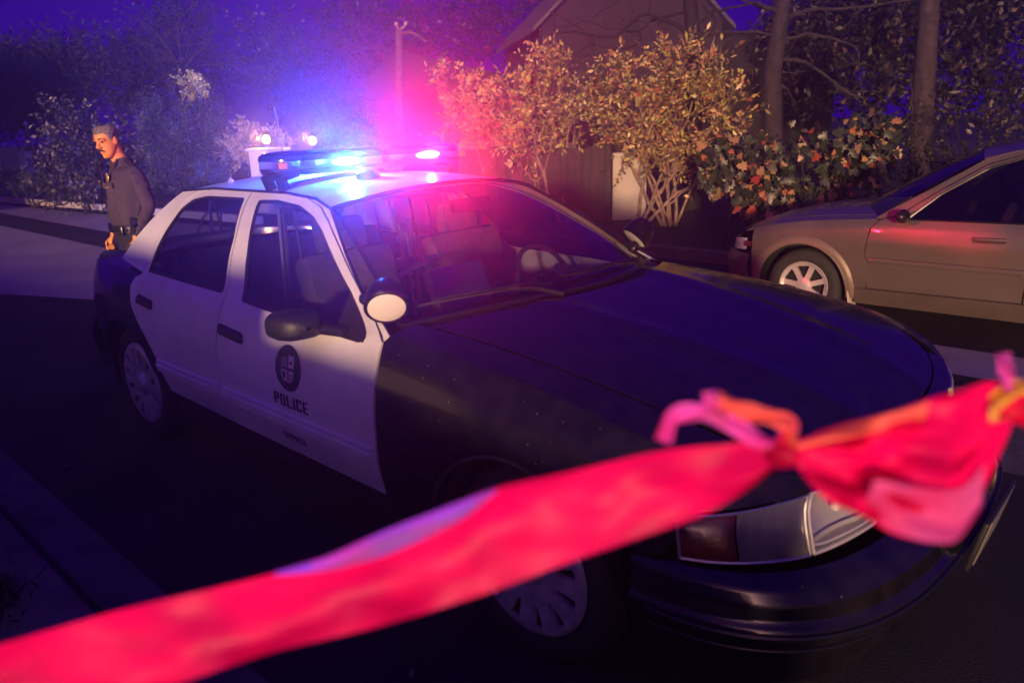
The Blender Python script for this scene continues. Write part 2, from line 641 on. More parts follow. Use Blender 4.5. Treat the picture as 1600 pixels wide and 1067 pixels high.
mb = MB()
gx = [-250, -60, -30, -15, -8, -4, 0, 4, 8, 15, 30, 60, 250]
gy = [-250, -60, -20, -6, -1.8, 0, 2.3, 2.55, 2.8, 3.05, 3.3, 3.55, 3.8, 4.0, 4.2, 6.0, 6.3, 12, 30, 60, 250]
gv = [(x, y, road_z(y)) for x in gx for y in gy]
nf = len(gy)
mb.add(gv, [(i * nf + j, (i + 1) * nf + j, (i + 1) * nf + j + 1, i * nf + j + 1) for i in range(len(gx) - 1) for j in range(nf - 1)])
tag(mb.build('road', M['asphalt']), kind='structure')

mb = MB()
poly = [(-40, -12), (-16, -3.2), (-7.49, .28), (-4.0, 1.75), (-4.2, 4.0), (-10, 4.9), (-17.7, 4.48), (-24.4, 3.85), (-40, 2.6)]


def flat_sheet(name, poly, dz, mat, res=1.0):
    mb = MB()
    panel(mb, poly, lambda x, y: (x, y, road_z(y) + dz), (0, 0, 1), res=res, th=0)
    return tag(mb.build(name, mat), kind='structure')


flat_sheet('driveway', poly, 0.006, M['concrete'], 1.5)
flat_sheet('gutter_strip', [(-3.2, 3.1), (9, 3.1), (9, 3.98), (-3.2, 3.98)], 0.004, M['concrete'], .4)
flat_sheet('gutter_strip', [(-12, -1.73), (9, -1.73), (9, -1.53), (-12, -1.53)], 0.004, M['old_concrete'], .6)
mb = MB()
mb.box((-1.5, -2.74, 0.03), (21, 1.88, 0.18), bev=0.02)
tag(mb.build('pavement', M['old_concrete']), kind='structure')
mb = MB()
mb.grid(lambda a, b: (-60 + 100 * a, 6.4 + b * 40 , -0.06 + .02 * math.sin(a * 90) * math.cos(b * 33)), 60, 30)
tag(mb.build('planting_ground', M['soil']), kind='structure')
mb = MB()
mb.grid(lambda a, b: (-60 + 36 * a + 6.9 * a, 2.2 + 2.9 * a + b * 30, 0.01 + .03 * math.sin(a * 60) * math.cos(b * 40)), 50, 20)
tag(mb.build('hillside_ground', M['soil']), kind='structure')

# kerb along the far side of the driveway
mb = MB()
kp = [Vector((-30, 3.3, 0.06)), Vector((-24.4, 3.9, 0.06)), Vector((-17.7, 4.55, 0.06)), Vector((-12, 5.0, 0.06))]
for a, b in zip(kp[:-1], kp[1:]):
    d = b - a
    mb.box((a + b) / 2, (d.length, .16, .15), Matrix.Rotation(math.atan2(d.y, d.x), 3, 'Z'), bev=.015)
tag(mb.build('kerb', M['concrete']), 'pale concrete kerb along the far edge of the driveway', 'kerb')
mb = MB()
mb.box((-1.0, 6.35, -0.05), (24, .16, .17), bev=.015)
tag(mb.build('kerb', M['old_concrete']), 'dark kerb behind the parked silver wagon below the leafy hedge', 'kerb')

flat_sheet('lit_road_patch', [(.75, 1.55), (9, 1.3), (9, 2.8), (.35, 2.8)], 0.005, M['old_concrete'], .5)  # brighter, lit stretch of asphalt, laid on as a paler sheet of colour
# added house, unseen on the left: keeps the low light off the far planting
nb = empty('house', (-22.5, -12.5, 0), 0, 'added stucco house with a tiled roof, out of view, shading the far left planting', 'house')
mb = MB()
mb.box((0, 0, 2.0), (17.5, 7, 4.0))
mb.build('wall', M['stucco'], nb)
mb = MB()
mb.add([(-9.1, -4, 3.95), (9.1, -4, 3.95), (9.1, 4, 3.95), (-9.1, 4, 3.95), (-9.1, 0, 6.4), (9.1, 0, 6.4)], [(0, 1, 5, 4), (2, 3, 4, 5), (1, 2, 5), (3, 0, 4), (3, 2, 1, 0)], 0, False)
mb.build('roof', M['roofing'], nb)
for x_ in (-6, -2, 2, 6):
    mb = MB()
    for dx in (-.62, .62):
        mb.box((x_ + dx, 3.52, 1.7), (.08, .08, 1.4), bev=.01)
    for dz in (-.66, 0, .66):
        mb.box((x_, 3.52, 1.7 + dz), (1.16, .07, .07), bev=.01)
    wf_ = mb.build('window_frame', M['white_wood'], nb)
    mb = MB()
    mb.box((x_, 3.505, 1.7), (1.16, .03, 1.3))
    mb.build('pane', M['window_dark'], wf_)

# added wall, unseen behind the camera: stepped to shade the near road and doors
mb = MB()
for xa, xb, h in ((-14, -2.2, .44), (-2.2, .4, 1.36), (.4, 1.3, 1.13), (1.3, 2.74, 1.0)):
    mb.box(((xa + xb) / 2, -3.75, h / 2), (xb - xa - .002, .25, h), bev=.008)
    mb.box(((xa + xb) / 2, -3.75, h + .035), (xb - xa - .001, .33, .07), bev=.012)
tag(mb.build('shade_wall', M['stucco']), 'added stepped stucco wall with a coping, out of view, shading the near road', 'wall')

# ------------------------------------------------------------------ police car
car = empty('police_car', (0, 0, 0), 0,
            'black and white police patrol car with glowing blue and red roof lights', 'police car')
ZK = [.15, .30, .377, .55, .70, .84, .93, .965, .985, 1.15, 1.30, 1.38, 1.41, 1.44]
YK = [.86, .905, .925, .965, .965, .945, .912, .893, .872, .785, .68, .605, .565, .51]
FXS = [-.65, -.3, 0, .27, .48, .63, .75, .87]
FZS = [.985, .965, .94, .90, .86, .825, .785, .745]
RXS = [-4.4, -4.1, -3.6, -3.0]
RZS = [.925, .955, .98, .985]


def zs(x):
    return interp(x, FXS, FZS) if x > -.65 else (interp(x, RXS, RZS) if x < -2.9 else .985)


def zn(x, z):
    s = zs(x)
    return z if (z <= .55 or s >= .985) else .55 + (z - .55) * (.985 - .55) / (s - .55)


def prof(z):
    return interp(z, ZK, YK)


def fx(z):
    return interp(z, [.2, .58, .62, .72, .9], [.93, .91, .90, .872, .87])


def plan(x, z):
    if x > .30:
        t = min(1, (x - .30) / (fx(z) - .30))
        return (1 - t ** 2.6) ** (1 / 2.6)
    if x < -2.9:
        t = min(1, (-2.9 - x) / 1.47)
        return math.sqrt(max(0, 1 - t * t))
    return 1.0


def S(x, z, off=0.0):            # right-hand body side
    return (x, -(prof(zn(x, z)) * plan(x, z) + off), z)


def nose(phi, z, off=0.0):       # phi 0..180 degrees round the front from right to left
    c, s = math.cos(math.radians(phi)), math.sin(math.radians(phi))
    x = .30 + (fx(z) - .30 + off) * abs(s) ** (2 / 2.6)
    y = (prof(zn(x, z)) + off) * math.copysign(abs(c) ** (2 / 2.6), c)
    return (x, -y, z)


def tail(phi, z, off=0.0):
    c, s = math.cos(math.radians(phi)), math.sin(math.radians(phi))
    x = -2.9 - (1.47 + off) * abs(s)
    y = (prof(zn(x, z)) + off) * c
    return (x, -y, z)


def zc(x):
    return interp(x, [-.7, -.4, 0, .4, .7, .87], [1.062, 1.052, 1.005, .93, .855, .775])


def top(x, y):
    if x > .30:
        t = min(1.0, (x - .30) / .57)
        rho = (t ** 2.6 + (abs(y) / .872) ** 2.6) ** (1 / 2.6)
    else:
        rho = abs(y) / .872
    rho = min(rho, 1.0)
    return (x, y, zc(x) - (zc(x) - zs(x)) * rho ** 3)


def deck(x, y):
    t = max(0, (-2.9 - x) / 1.47)
    rho = min(1, math.sqrt(t * t + (y / .872) ** 2))
    c = interp(x, [-4.4, -4.0, -3.3, -2.9], [.97, 1.02, 1.045, 1.045])
    return (x, y, c - (c - zs(x)) * rho ** 3)


def ze(x):
    return interp(x, [-3.05, -2.9, -2.68, -2.4, -1.7, -1.45, -1.29], [1.10, 1.27, 1.395, 1.412, 1.412, 1.398, 1.366])


def roof_pt(x, y):
    e = prof(ze(x))
    c = interp(x, [-2.95, -2.7, -2.4, -1.9, -1.5, -1.2], [1.38, 1.435, 1.458, 1.466, 1.453, 1.424])
    return (x, y, ze(x) + (c - ze(x)) * (1 - min(1, abs(y) / e) ** 2.2))


HUB_F, HUB_R, HZ = 0.0, -2.913, .335
SIDES = (False, True)

# roof with its pillars
mb = MB()
fe = [(-1.29 + .085 * (1 - (y / .61) ** 2), y) for y in np.linspace(-.61, .61, 13)]
re_ = [(-2.70 - .10 * (1 - (y / .56) ** 2), y) for y in np.linspace(.585, -.585, 13)]
panel(mb, fe + [(x, prof(ze(x)) - .001) for x in (-1.5, -1.8, -2.2, -2.5)] + re_ + [(x, -prof(ze(x)) + .001) for x in (-2.5, -2.2, -1.8, -1.5)],
      roof_pt, (0, 0, 1), res=.07, th=.01)
rail_low = [(-.655, .968), (-.70, .992), (-.915, 1.13), (-1.11, 1.244), (-1.26, 1.325), (-1.38, 1.375), (-1.53, 1.403), (-2.02, 1.409), (-2.50, 1.409)]
rail_top = [(-2.70, 1.393), (-2.4, 1.412), (-2.05, 1.412), (-1.7, 1.412), (-1.45, 1.398), (-1.292, 1.366), (-1.03, 1.213), (-.83, 1.078), (-.642, .982)]
cp = [(-2.722, .990), (-2.712, 1.06), (-2.676, 1.2), (-2.61, 1.35), (-2.51, 1.409), (-2.70, 1.393), (-2.86, 1.24), (-3.05, 1.03)]
for fl in SIDES:
    panel(mb, rail_low + rail_top, S, (0, -1, .3), res=.05, th=.012, flip_y=fl)
    panel(mb, cp, S, (0, -1, .3), res=.05, th=.012, flip_y=fl)
    sg = 1 if fl else -1
    ea = [Vector(S(x, z)) for x, z in ((-2.70, 1.393), (-2.86, 1.24), (-3.05, 1.03))]
    eb = [Vector((-2.715, -.57, 1.397)), Vector((-2.91, -.62, 1.24)), Vector((-3.14, -.68, 1.045))]
    vv = [Vector((p.x, p.y * -sg, p.z)) for p in ea + eb]
    mb.add(vv, [(0, 1, 4, 3), (1, 2, 5, 4)])
roof = mb.build('roof', M['white_paint'], car)
for fl in SIDES:
    mb = MB()          # drip rail
    pts = [Vector(S(x, z, .004)) for x, z in [(-.70, 1.02)] + [(x, z) for x, z in rail_top[::-1]][1:]]
    mb.tube([Vector((p.x, -p.y if fl else p.y, p.z)) for p in pts], .007, 6)
    mb.build('drip_rail', M['black_trim'], car)

# doors
FD = [(-1.788, .388), (-.672, .381), (-.655, .52), (-.650, .72), (-.652, .88), (-.662, .962), (-.706, .987), (-.918, 1.125), (-1.112, 1.238),
      (-1.262, 1.319), (-1.382, 1.369), (-1.53, 1.398), (-2.008, 1.404), (-1.90, 1.22), (-1.793, .958), (-1.797, .72)]
FH = rounded([(-1.66, .975), (-1.41, .965), (-1.12, .957), (-.936, .945), (-.77, .942), (-.752, .968), (-.937, 1.099), (-1.125, 1.206), (-1.268, 1.286),
              (-1.385, 1.335), (-1.535, 1.37), (-1.742, 1.384), (-1.892, 1.378), (-1.744, 1.156)], .02)
RD = [(-1.796, .390), (-2.438, .402), (-2.446, .46), (-2.468, .556), (-2.583, .684), (-2.738, .816), (-2.79, .915), (-2.765, .962), (-2.716, .984),
      (-2.704, 1.06), (-2.668, 1.2), (-2.604, 1.345), (-2.51, 1.402), (-2.022, 1.404), (-1.912, 1.22), (-1.803, .958), (-1.806, .72)]
RH = rounded([(-1.845, .985), (-2.2, .99), (-2.655, .998), (-2.652, 1.08), (-2.622, 1.2), (-2.578, 1.314), (-2.52, 1.358), (-2.40, 1.378), (-2.03, 1.382), (-1.918, 1.21)], .02)


def strip_moulding(xa, xb, parent):
    mb = MB()
    prof_ = [(.516, .002), (.522, .014), (.541, .012), (.545, .017), (.556, .017), (.560, .012), (.576, .014), (.582, .002)]
    return mb, prof_


for fl in SIDES:
    sg = -1 if fl else 1

    def W_(x, z, o=0.0, sg=sg):
        p = S(x, z, o)
        return Vector((p[0], p[1] * sg, p[2]))
    for nm, outl, hole, hx, mx in (('front_door', FD, FH, (-1.79, -1.56), (-1.775, -.665)), ('rear_door', RD, RH, (-2.675, -2.475), (-2.462, -1.812))):
        mb = MB()
        panel(mb, outl, S, (0, -1, 0), [hole], res=.045, th=.014, flip_y=fl)
        # folded stamping line above the sill
        d = mb.build(nm, M['white_paint'], car)
        mb = MB()
        panel(mb, [p for p in hole], lambda x, z: S(x, z, -.012), (0, -1, 0), res=.09, th=0, flip_y=fl)
        mb.build('window_pane', M['glass'] if nm == 'front_door' else M['tint_glass'], d)
        mb = MB()      # rubber seal
        loop = resample(hole, .03)
        for i in range(len(loop)):
            a, b = loop[i], loop[(i + 1) % len(loop)]
            na = [W_(a[0], a[1], .003), W_(b[0], b[1], .003), W_(b[0], b[1], -.014), W_(a[0], a[1], -.014)]
            mb.add(na, [(0, 1, 2, 3)], 0, False)
        ctr = (sum(p[0] for p in loop) / len(loop), sum(p[1] for p in loop) / len(loop))
        ins = [(p[0] + (ctr[0] - p[0]) * .035, p[1] + (ctr[1] - p[1]) * .06) for p in loop]
        n_ = len(loop)
        mb.add([W_(p[0], p[1], .0035) for p in loop] + [W_(p[0], p[1], -.004) for p in ins], [(i, (i + 1) % n_, n_ + (i + 1) % n_, n_ + i) for i in range(n_)])
        mb.build('window_seal', M['black_trim'], d)
        mb = MB()      # pull handle in its recess
        xa, xb = hx
        hz = .846 if nm == 'front_door' else .868
        ring = []
        pth = rounded([(xa, hz + .026), (xb, hz + .010), (xb, hz - .038), (xa, hz - .022)], .03)
        mb.add([W_(x, z, .004) for x, z in pth] + [W_((xa + xb) / 2 + (x - (xa + xb) / 2) * .8, hz - .006 + (z - hz + .006) * .7, .016) for x, z in pth],
               [(i, (i + 1) % len(pth), len(pth) + (i + 1) % len(pth), len(pth) + i) for i in range(len(pth))] + [tuple(range(len(pth), 2 * len(pth)))])
        mb.build('handle', M['black_plastic'], d)
        mb = MB()      # ribbed body moulding
        pr = [(.514, .000), (.520, .013), (.540, .012), (.544, .018), (.556, .018), (.560, .012), (.578, .013), (.584, .000)]
        n_ = 14
        vv = []
        for i in range(n_ + 1):
            x = mx[0] + (mx[1] - mx[0]) * i / n_
            for z, o in pr:
                vv.append(W_(x, z, o))
        k = len(pr)
        fs = [(i * k + j, (i + 1) * k + j, (i + 1) * k + j + 1, i * k + j + 1) for i in range(n_) for j in range(k - 1)]
        fs += [tuple(range(k)), tuple(n_ * k + j for j in range(k))]
        mb.add(vv, fs, 0, False)
        mb.build('moulding', M['white_paint'], d)
        if nm == 'front_door':
            # round city emblem
            cx_, cz_, r_ = -1.203, .774, .094

            def disc(mb, r, o, mi=0, n=40):
                rings = [0, .34, .67, 1.0]
                vv = [W_(cx_ + r * t * math.cos(2 * PI * k / n), cz_ + r * t * math.sin(2 * PI * k / n), o) for t in rings[1:] for k in range(n)]
                vv.append(W_(cx_, cz_, o))
                fs = [(len(vv) - 1, k, (k + 1) % n) for k in range(n)]
                fs += [(j * n + k, j * n + n + k, j * n + n + (k + 1) % n, j * n + (k + 1) % n) for j in range(2) for k in range(n)]
                mb.add(vv, fs, mi)
            mb = MB()
            disc(mb, r_, .0015)
            e = mb.build('emblem', M['navy'], d)
            mb = MB()

            def cell(px, mi, o=.003):
                mb.add([W_(cx_ + (a * sg), cz_ + b, o) for a, b in px], [tuple(range(len(px)))], mi, False)
            cell([(-.048, .002), (-.004, .002), (-.004, .046), (-.048, .040)], 2)
            cell([(.004, .004), (.044, .004), (.044, .052), (.004, .056)], 0)
            cell([(-.048, -.006), (-.004, -.006), (-.004, -.058), (-.028, -.050), (-.045, -.036)], 0)
            cell([(.010, -.006), (.044, -.006), (.040, -.036), (.026, -.050), (.010, -.056)], 0)
            cell([(-.003, .003), (.003, .003), (.009, -.010), (.009, -.060), (-.003, -.060)], 1)
            cell([(-.036, -.014), (-.014, -.014), (-.012, -.036), (-.026, -.042), (-.036, -.032)], 3, .0042)
            cell([(.012, .022), (.018, .034), (.032, .032), (.036, .020), (.028, .024), (.02, .018)], 3, .0042)
            cell([(.018, -.020), (.034, -.020), (.034, -.026), (.018, -.026)], 3, .0042)
            cell([(.022, -.030), (.030, -.030), (.030, -.046), (.022, -.046)], 3, .0042)
            mb.build('shield', [M['shield_white'], M['shield_red'], M['shield_grey'], M['navy']], d)
            mb = MB()
            if fl:
                lettering(mb, 'POLICE', -1.075, -1.325, .605, .658, lambda x, z: W_(x, z, .0018))
            else:
                lettering(mb, 'POLICE', -1.325, -1.072, .606, .658, lambda x, z: W_(x, z, .0018))
            mb.build('lettering', M['navy'], d)
            mb = MB()
            if fl:
                lettering(mb, '89492', -1.142, -1.30, .449, .482, lambda x, z: W_(x, z, .0018))
            else:
                lettering(mb, '89492', -1.302, -1.142, .447, .482, lambda x, z: W_(x, z, .0018))
            mb.build('number', M['navy'], d)
            # black sail behind the mirror and the mirror itself
            mb = MB()
            panel(mb, [(-.757, .946), (-.752, .966), (-.935, 1.096), (-.95, .948)], lambda x, z: S(x, z, .002), (0, -1, 0), res=.04, th=.004, flip_y=fl)
            mb.build('mirror_sail', M['black_plastic'], d)
    # front fender: side and crown
    mb = MB()
    arch = arc_pts(HUB_F, HZ, .385, -4, 184)
    panel(mb, [(-.663, .30), (-.663, .376), (-.643, .52), (-.639, .72), (-.641, .88), (-.65, .962), (-.635, .985)] +
          [(x, zs(x)) for x in (-.45, -.3, -.1, .1, .27, .40)] + [(.40, .30)] + arch, S, (0, -1, 0), res=.05, th=.015, flip_y=fl)
    hood_side = [(x, y) for x, y in ((-.62, -.768), (-.3, -.765), (.1, -.755), (.4, -.735), (.6, -.705), (.70, -.655))]
    bnd = [(x, -.872 * (1 - max(0, (x - .30) / .57) ** 2.6) ** (1 / 2.6)) for x in (.77, .72, .66, .60, .52, .44, .36, .30, .1, -.2, -.45, -.635)]
    panel(mb, hood_side + bnd, top, (0, 0, 1), res=.05, th=.01, flip_y=fl)
    # strip of fender above and behind the corner lamp

    def nz(u, v):
        p = 3 + 47 * u
        x = nose(p, .75)[0]
        lo = interp(u, [0, .26, .34, .6, 1], [.585, .60, .712, .732, .742])
        hi = max(zs(x), lo + .004)
        q = nose(p, lo + (hi - lo) * v)
        return (q[0], q[1] * sg, q[2])
    mb.grid(nz, 24, 6, flip=fl)
    ff = mb.build('front_fender', M['black_paint'], car)
    mb = MB()          # rolled lip of the wheel opening
    mb.tube([W_(x, z, .001) for x, z in arc_pts(HUB_F, HZ, .386, -2, 182, 36)], .008, 6)
    mb.build('arch_lip', M['black_plastic'], ff)
    # headlamp and corner lamp

    def lampgrid(p0, p1, za, zb, off, flute=0.0, bowl=0.0):
        def f(u, v):
            p = p0 + (p1 - p0) * u
            lo = za[0] + (za[1] - za[0]) * u
            hi = zb[0] + (zb[1] - zb[0]) * u
            bul = .010 * (1 - (2 * v - 1) ** 4) * (1 - (2 * u - 1) ** 8) + flute * math.sin(u * 190)
            bul -= bowl * max(0, 1 - ((2 * u - 1.05) * .9) ** 2 - ((2 * v - 1) * .8) ** 2)
            q = nose(p, lo + (hi - lo) * v, off + bul)
            return (q[0], q[1] * sg, q[2])
        return f
    hl = MB().grid(lampgrid(51, 69, (.592, .604), (.740, .744), .0), 16, 10, flip=fl).build('headlight', M['lamp_clear'], car)
    MB().grid(lampgrid(51, 69, (.592, .604), (.740, .744), -.035, bowl=.035), 28, 18, flip=fl).build('reflector', M['lamp_reflector'], hl)
    mbr = MB()
    fo, fi = lampgrid(51, 69, (.592, .604), (.740, .744), .002), lampgrid(51, 69, (.592, .604), (.740, .744), -.05)
    path = [(t / 12, 0) for t in range(13)] + [(1, t / 8) for t in range(1, 9)] + [(1 - t / 12, 1) for t in range(1, 13)] + [(0, 1 - t / 8) for t in range(1, 8)]
    vv = [fo(*p) for p in path] + [fi(*p) for p in path]
    k = len(path)
    mbr.add(vv, [(i, (i + 1) % k, k + (i + 1) % k, k + i) for i in range(k)])
    mbr.tube([fo(*p) for p in path] + [fo(*path[0])], .006, 6)
    mbr.tube([Vector(fo(t / 10, .16)) for t in range(11)], .004, 6)
    mbr.build('bezel', M['alloy'], hl)
    mbb = MB()
    bq = Vector(lampgrid(51, 69, (.592, .604), (.740, .744), -.035)(.52, .5))
    mbb.ball(bq, (.014, .014, .014), 8)
    mbb.build('bulb', M['spot_lens'], hl)
    cl = MB().grid(lampgrid(33, 50, (.592, .590), (.726, .738), .0, flute=.0016), 240, 8, flip=fl).build('corner_lamp', M['corner_lens'], car)
    MB().grid(lampgrid(19, 32.6, (.602, .592), (.710, .7255), .001), 12, 8, flip=fl).build('side_marker', M['amber_lens'], cl)
    mbr = MB()
    fo = lampgrid(19, 50, (.602, .590), (.710, .738), .002)
    mbr.tube([fo(*p) for p in path] + [fo(*path[0])], .0045, 6)
    mbr.build('bezel', M['steel'], cl)
    # rear quarter
    mb = MB()
    archr = arc_pts(HUB_R, HZ, .385, 184, -4)
    panel(mb, [(-3.75, .30), (-3.75, zs(-3.75)), (-3.5, zs(-3.5)), (-3.2, zs(-3.2)), (-2.95, .985), (-2.728, .982), (-2.775, .966), (-2.80, .915), (-2.748, .812),
               (-2.592, .678), (-2.478, .552), (-2.455, .44), (-2.448, .30)] + archr[::-1], S, (0, -1, 0), res=.05, th=.015, flip_y=fl)
    panel(mb, [(-2.73, -.74), (-2.73, -.871), (-2.9, -.871)] + [(x, -.872 * math.sqrt(max(0, 1 - ((-2.9 - x) / 1.47) ** 2))) for x in (-3.1, -3.3, -3.5, -3.7, -3.9)] +
          [(-3.9, -.60), (-3.5, -.66), (-3.2, -.70)], deck, (0, 0, 1), res=.06, th=.01, flip_y=fl)
    mb.build('rear_quarter', M['black_paint'], car)
    # sill
    mb = MB()
    panel(mb, [(-2.44, .27), (-.668, .27), (-.668, .372), (-1.79, .380), (-2.44, .394)], lambda x, z: S(x, z, -.008), (0, -1, 0), res=.08, th=.02, flip_y=fl)
    mb.build('sill', M['black_plastic'], car)
    # wheel housings
    for hx_ in (HUB_F, HUB_R):
        mb = MB()
        ar = arc_pts(hx_, HZ, .39, -12, 192, 20)
        mb.grid(lambda u, v: (ar[round(u * 20)][0], -sg * (.90 - .38 * v), ar[round(u * 20)][1]), 20, 3)
        mb.grid(lambda u, v: (ar[round(u * 20)][0] * v + hx_ * (1 - v), -sg * .52, ar[round(u * 20)][1] * v + HZ * (1 - v)), 20, 1)
        mb.build('wheel_housing', M['dark'], car)
    # wheels
    for hx_ in (HUB_F, HUB_R):
        Rw = Matrix(((1, 0, 0), (0, 0, -sg), (0, 1, 0)))      # local z = outward
        Rw = Matrix((Vector((1, 0, 0)), Vector((0, 0, 1)), Vector((0, -sg, 0)))).transposed()
        c_ = Vector((hx_, -sg * .80, HZ))
        mb = MB()
        mb.lathe([(.236, .085), (.246, .098), (.264, .106), (.288, .106), (.312, .096), (.327, .082), (.334, .06), (.335, 0), (.334, -.06), (.32, -.09), (.28, -.10), (.22, -.09)], 56, Rw, c_)
        for k in range(56):            # tread blocks
            a = 2 * PI * k / 56
            if k % 2:
                p = c_ + Rw @ Vector((.335 * math.cos(a), .335 * math.sin(a), .02))
                mb.box(p, (.006, .018, .13), Rw @ Matrix.Rotation(a, 3, 'Z'))
        wh = mb.build('wheel', M['rubber'], car)
        mb = MB()
        slots = []
        for k in range(12):
            a0 = 2 * PI * (k + .5) / 12
            pl = []
            for rr, da in ((.126, -.072), (.126, .072), (.208, .105), (.208, -.105)):
                pl.append((rr * math.cos(a0 + da), rr * math.sin(a0 + da)))
            slots.append(rounded(pl, .014))
        circ = [(.236 * math.cos(2 * PI * k / 64), .236 * math.sin(2 * PI * k / 64)) for k in range(64)]

        def dish(a, b):
            r = math.hypot(a, b)
            h = interp(r, [0, .05, .062, .08, .11, .215, .228, .238], [.118, .116, .098, .094, .100, .106, .104, .092])
            return tuple(c_ + Rw @ Vector((a, b, h)))
        panel(mb, circ, dish, (0, -1, 0), slots, res=.014, th=.016, flip_y=False) if not fl else panel(mb, circ, dish, (0, 1, 0), slots, res=.02, th=.016)
        for sl in slots:
            mb.tube([Vector(dish(*q)) for q in sl + sl[:1]], .0028, 5)
        mb.build('hubcap', M['hubcap'], wh)
        mb = MB()
        mb.lathe([(.001, .07), (.228, .07), (.236, .09)], 40, Rw, c_)
        mb.build('rim', M['dark'], wh)

# hood, cowl, header
mb = MB()
rearh = [(-.545 + .235 * (1 - (y / .76) ** 2), y) for y in np.linspace(-.755, .755, 15)]
sideL = [(x, -y) for x, y in ((-.3, -.755), (.1, -.745), (.4, -.725), (.58, -.69))]
fronth = []
for i in range(15):
    a = math.radians(48 + (180 - 96) * i / 14)
    y = math.cos(a)
    rr = .905
    fronth.append((.30 + .57 * rr * abs(math.sin(a)) ** (2 / 2.6), .872 * rr * math.copysign(abs(y) ** (2 / 2.6), y)))


def hood_fn(x, y):
    p = top(x, y)
    rid = .010 * math.exp(-((abs(y) - (.36 - .12 * (x + .3))) / .05) ** 2)      # two soft creases
    return (p[0], p[1], p[2] + rid)


panel(mb, rearh + sideL + fronth + [(x, -y) for x, y in sideL[::-1]], hood_fn, (0, 0, 1), res=.05, th=.02)
mb.build('hood', M['black_paint'], car)
mb = MB()
outer = [(.30 + .568 * abs(math.sin(a)) ** (2 / 2.6), .869 * math.copysign(abs(math.cos(a)) ** (2 / 2.6), math.cos(a))) for a in np.radians(np.linspace(132, 48, 21))]
innr = [(.30 + .57 * .915 * abs(math.sin(a)) ** (2 / 2.6), .872 * .915 * math.copysign(abs(math.cos(a)) ** (2 / 2.6), math.cos(a))) for a in np.radians(np.linspace(48, 132, 21))]
panel(mb, outer + innr, top, (0, 0, 1), res=.04, th=.012)
mb.grid(lambda u, v: nose(3 + 174 * u, .20 + .545 * v, -.06), 50, 8)
mb.build('front_panel', M['black_paint'], car)
mb = MB()
g = mb.grid(lambda u, v: nose(69 + 42 * u, .61 + .125 * v, -.03), 20, 6)
for i in range(15):
    ph = 70 + 40 * i / 14
    mb.tube([nose(ph, .612, -.012), nose(ph, .735, -.012)], .005, 5)
for j in range(5):
    z = .615 + .028 * j
    mb.tube([nose(69 + 42 * t / 12, z, -.010) for t in range(13)], .005, 5)
mb.build('grille', M['black_trim'], car)
mb = MB()
cw = [(-.675 + .29 * (1 - (y / .79) ** 2), y) for y in np.linspace(-.785, .785, 17)]
cr_ = [(-.54 + .225 * (1 - (y / .77) ** 2), y) for y in np.linspace(.775, -.775, 17)]
panel(mb, cw + cr_, lambda x, y: (x, y, top(x, y)[2] - .018), (0, 0, 1), res=.05, th=.01)
mb.build('cowl', M['black_plastic'], car)
# bumper
BZ = [.235, .28, .34, .40, .415, .432, .46, .475, .52, .555, .578]
BX = [.955, .99, 1.012, 1.022, 1.040, 1.044, 1.040, 1.022, 1.012, .985, .93]
BY = [.90, .93, .948, .955, .968, .970, .968, .958, .952, .945, .925]


def bump_pt(u, v):
    ph = 2.5 + 175 * u
    z = BZ[0] + (BZ[-1] - BZ[0]) * v
    bx_ = np.interp(z, BZ, BX)
    by_ = np.interp(z, BZ, BY)
    c, s = math.cos(math.radians(ph)), math.sin(math.radians(ph))
    return (.34 + (bx_ - .34) * abs(s) ** (2 / 3.0), -by_ * math.copysign(abs(c) ** (2 / 3.0), c), z)


mb = MB().grid(bump_pt, 70, 40)
mb.build('front_bumper', M['black_paint'], car)
mb = MB()
for zz_, rr_ in ((.446, .007), (.395, .004)):
    ln_ = [Vector(bump_pt(t / 60, (zz_ - .235) / (.578 - .235))) for t in range(1, 60)]
    mb.tube([p + Vector((p.x - .1, p.y * 1.2, 0)).normalized() * .003 for p in ln_], rr_, 6)
mb.build('bumper_strip', M['black_trim'], car)
mb = MB()      # front plate on a bent bracket
pr_ = Matrix.Rotation(math.radians(12), 3, 'Y')
mb.box((1.075, 0.02, .47), (.012, .36, .17), pr_, bev=.004)
npl = mb.build('plate_bracket', M['black_plastic'], car)
mb = MB()
mb.box((1.085, 0.02, .472), (.004, .305, .152), pr_, bev=.001)
mb.build('licence_plate', M['plate'], npl)
# trunk, tail
mb = MB()
panel(mb, [(-3.42, -.655), (-3.42, .655), (-3.7, .63), (-4.1, .44), (-4.22, .3), (-4.26, 0), (-4.22, -.3), (-4.1, -.44), (-3.7, -.63)], deck, (0, 0, 1), res=.08, th=.02)
mb.build('trunk_lid', M['black_paint'], car)
mb = MB()
mb.grid(lambda u, v: tail(33 + 114 * u, .26 + (zs(-4.2) - .262) * v), 40, 12)
panel(mb, [(-3.12, -.69), (-3.12, .69), (-3.41, .65), (-3.41, -.65)], deck, (0, 0, 1), res=.1, th=.01)
mb.build('rear_panel', M['black_paint'], car)
mb = MB().grid(lambda u, v: tail(30 + 120 * u, .30 + .26 * v, .03 + .03 * math.sin(PI * v)), 40, 8)
mb.build('rear_bumper', M['black_plastic'], car)
for a in (38, 122):
    MB().grid(lambda u, v: tail(a + 20 * u, .68 + .16 * v, .006), 8, 6).build('tail_lamp', M['red_lens'], car)
mb = MB()
mb.box((-1.7, 0, .26), (4.6, 1.5, .06))
mb.box((-1.75, 0, .36), (2.3, 1.7, .05))
mb.build('underbody', M['dark'], car)

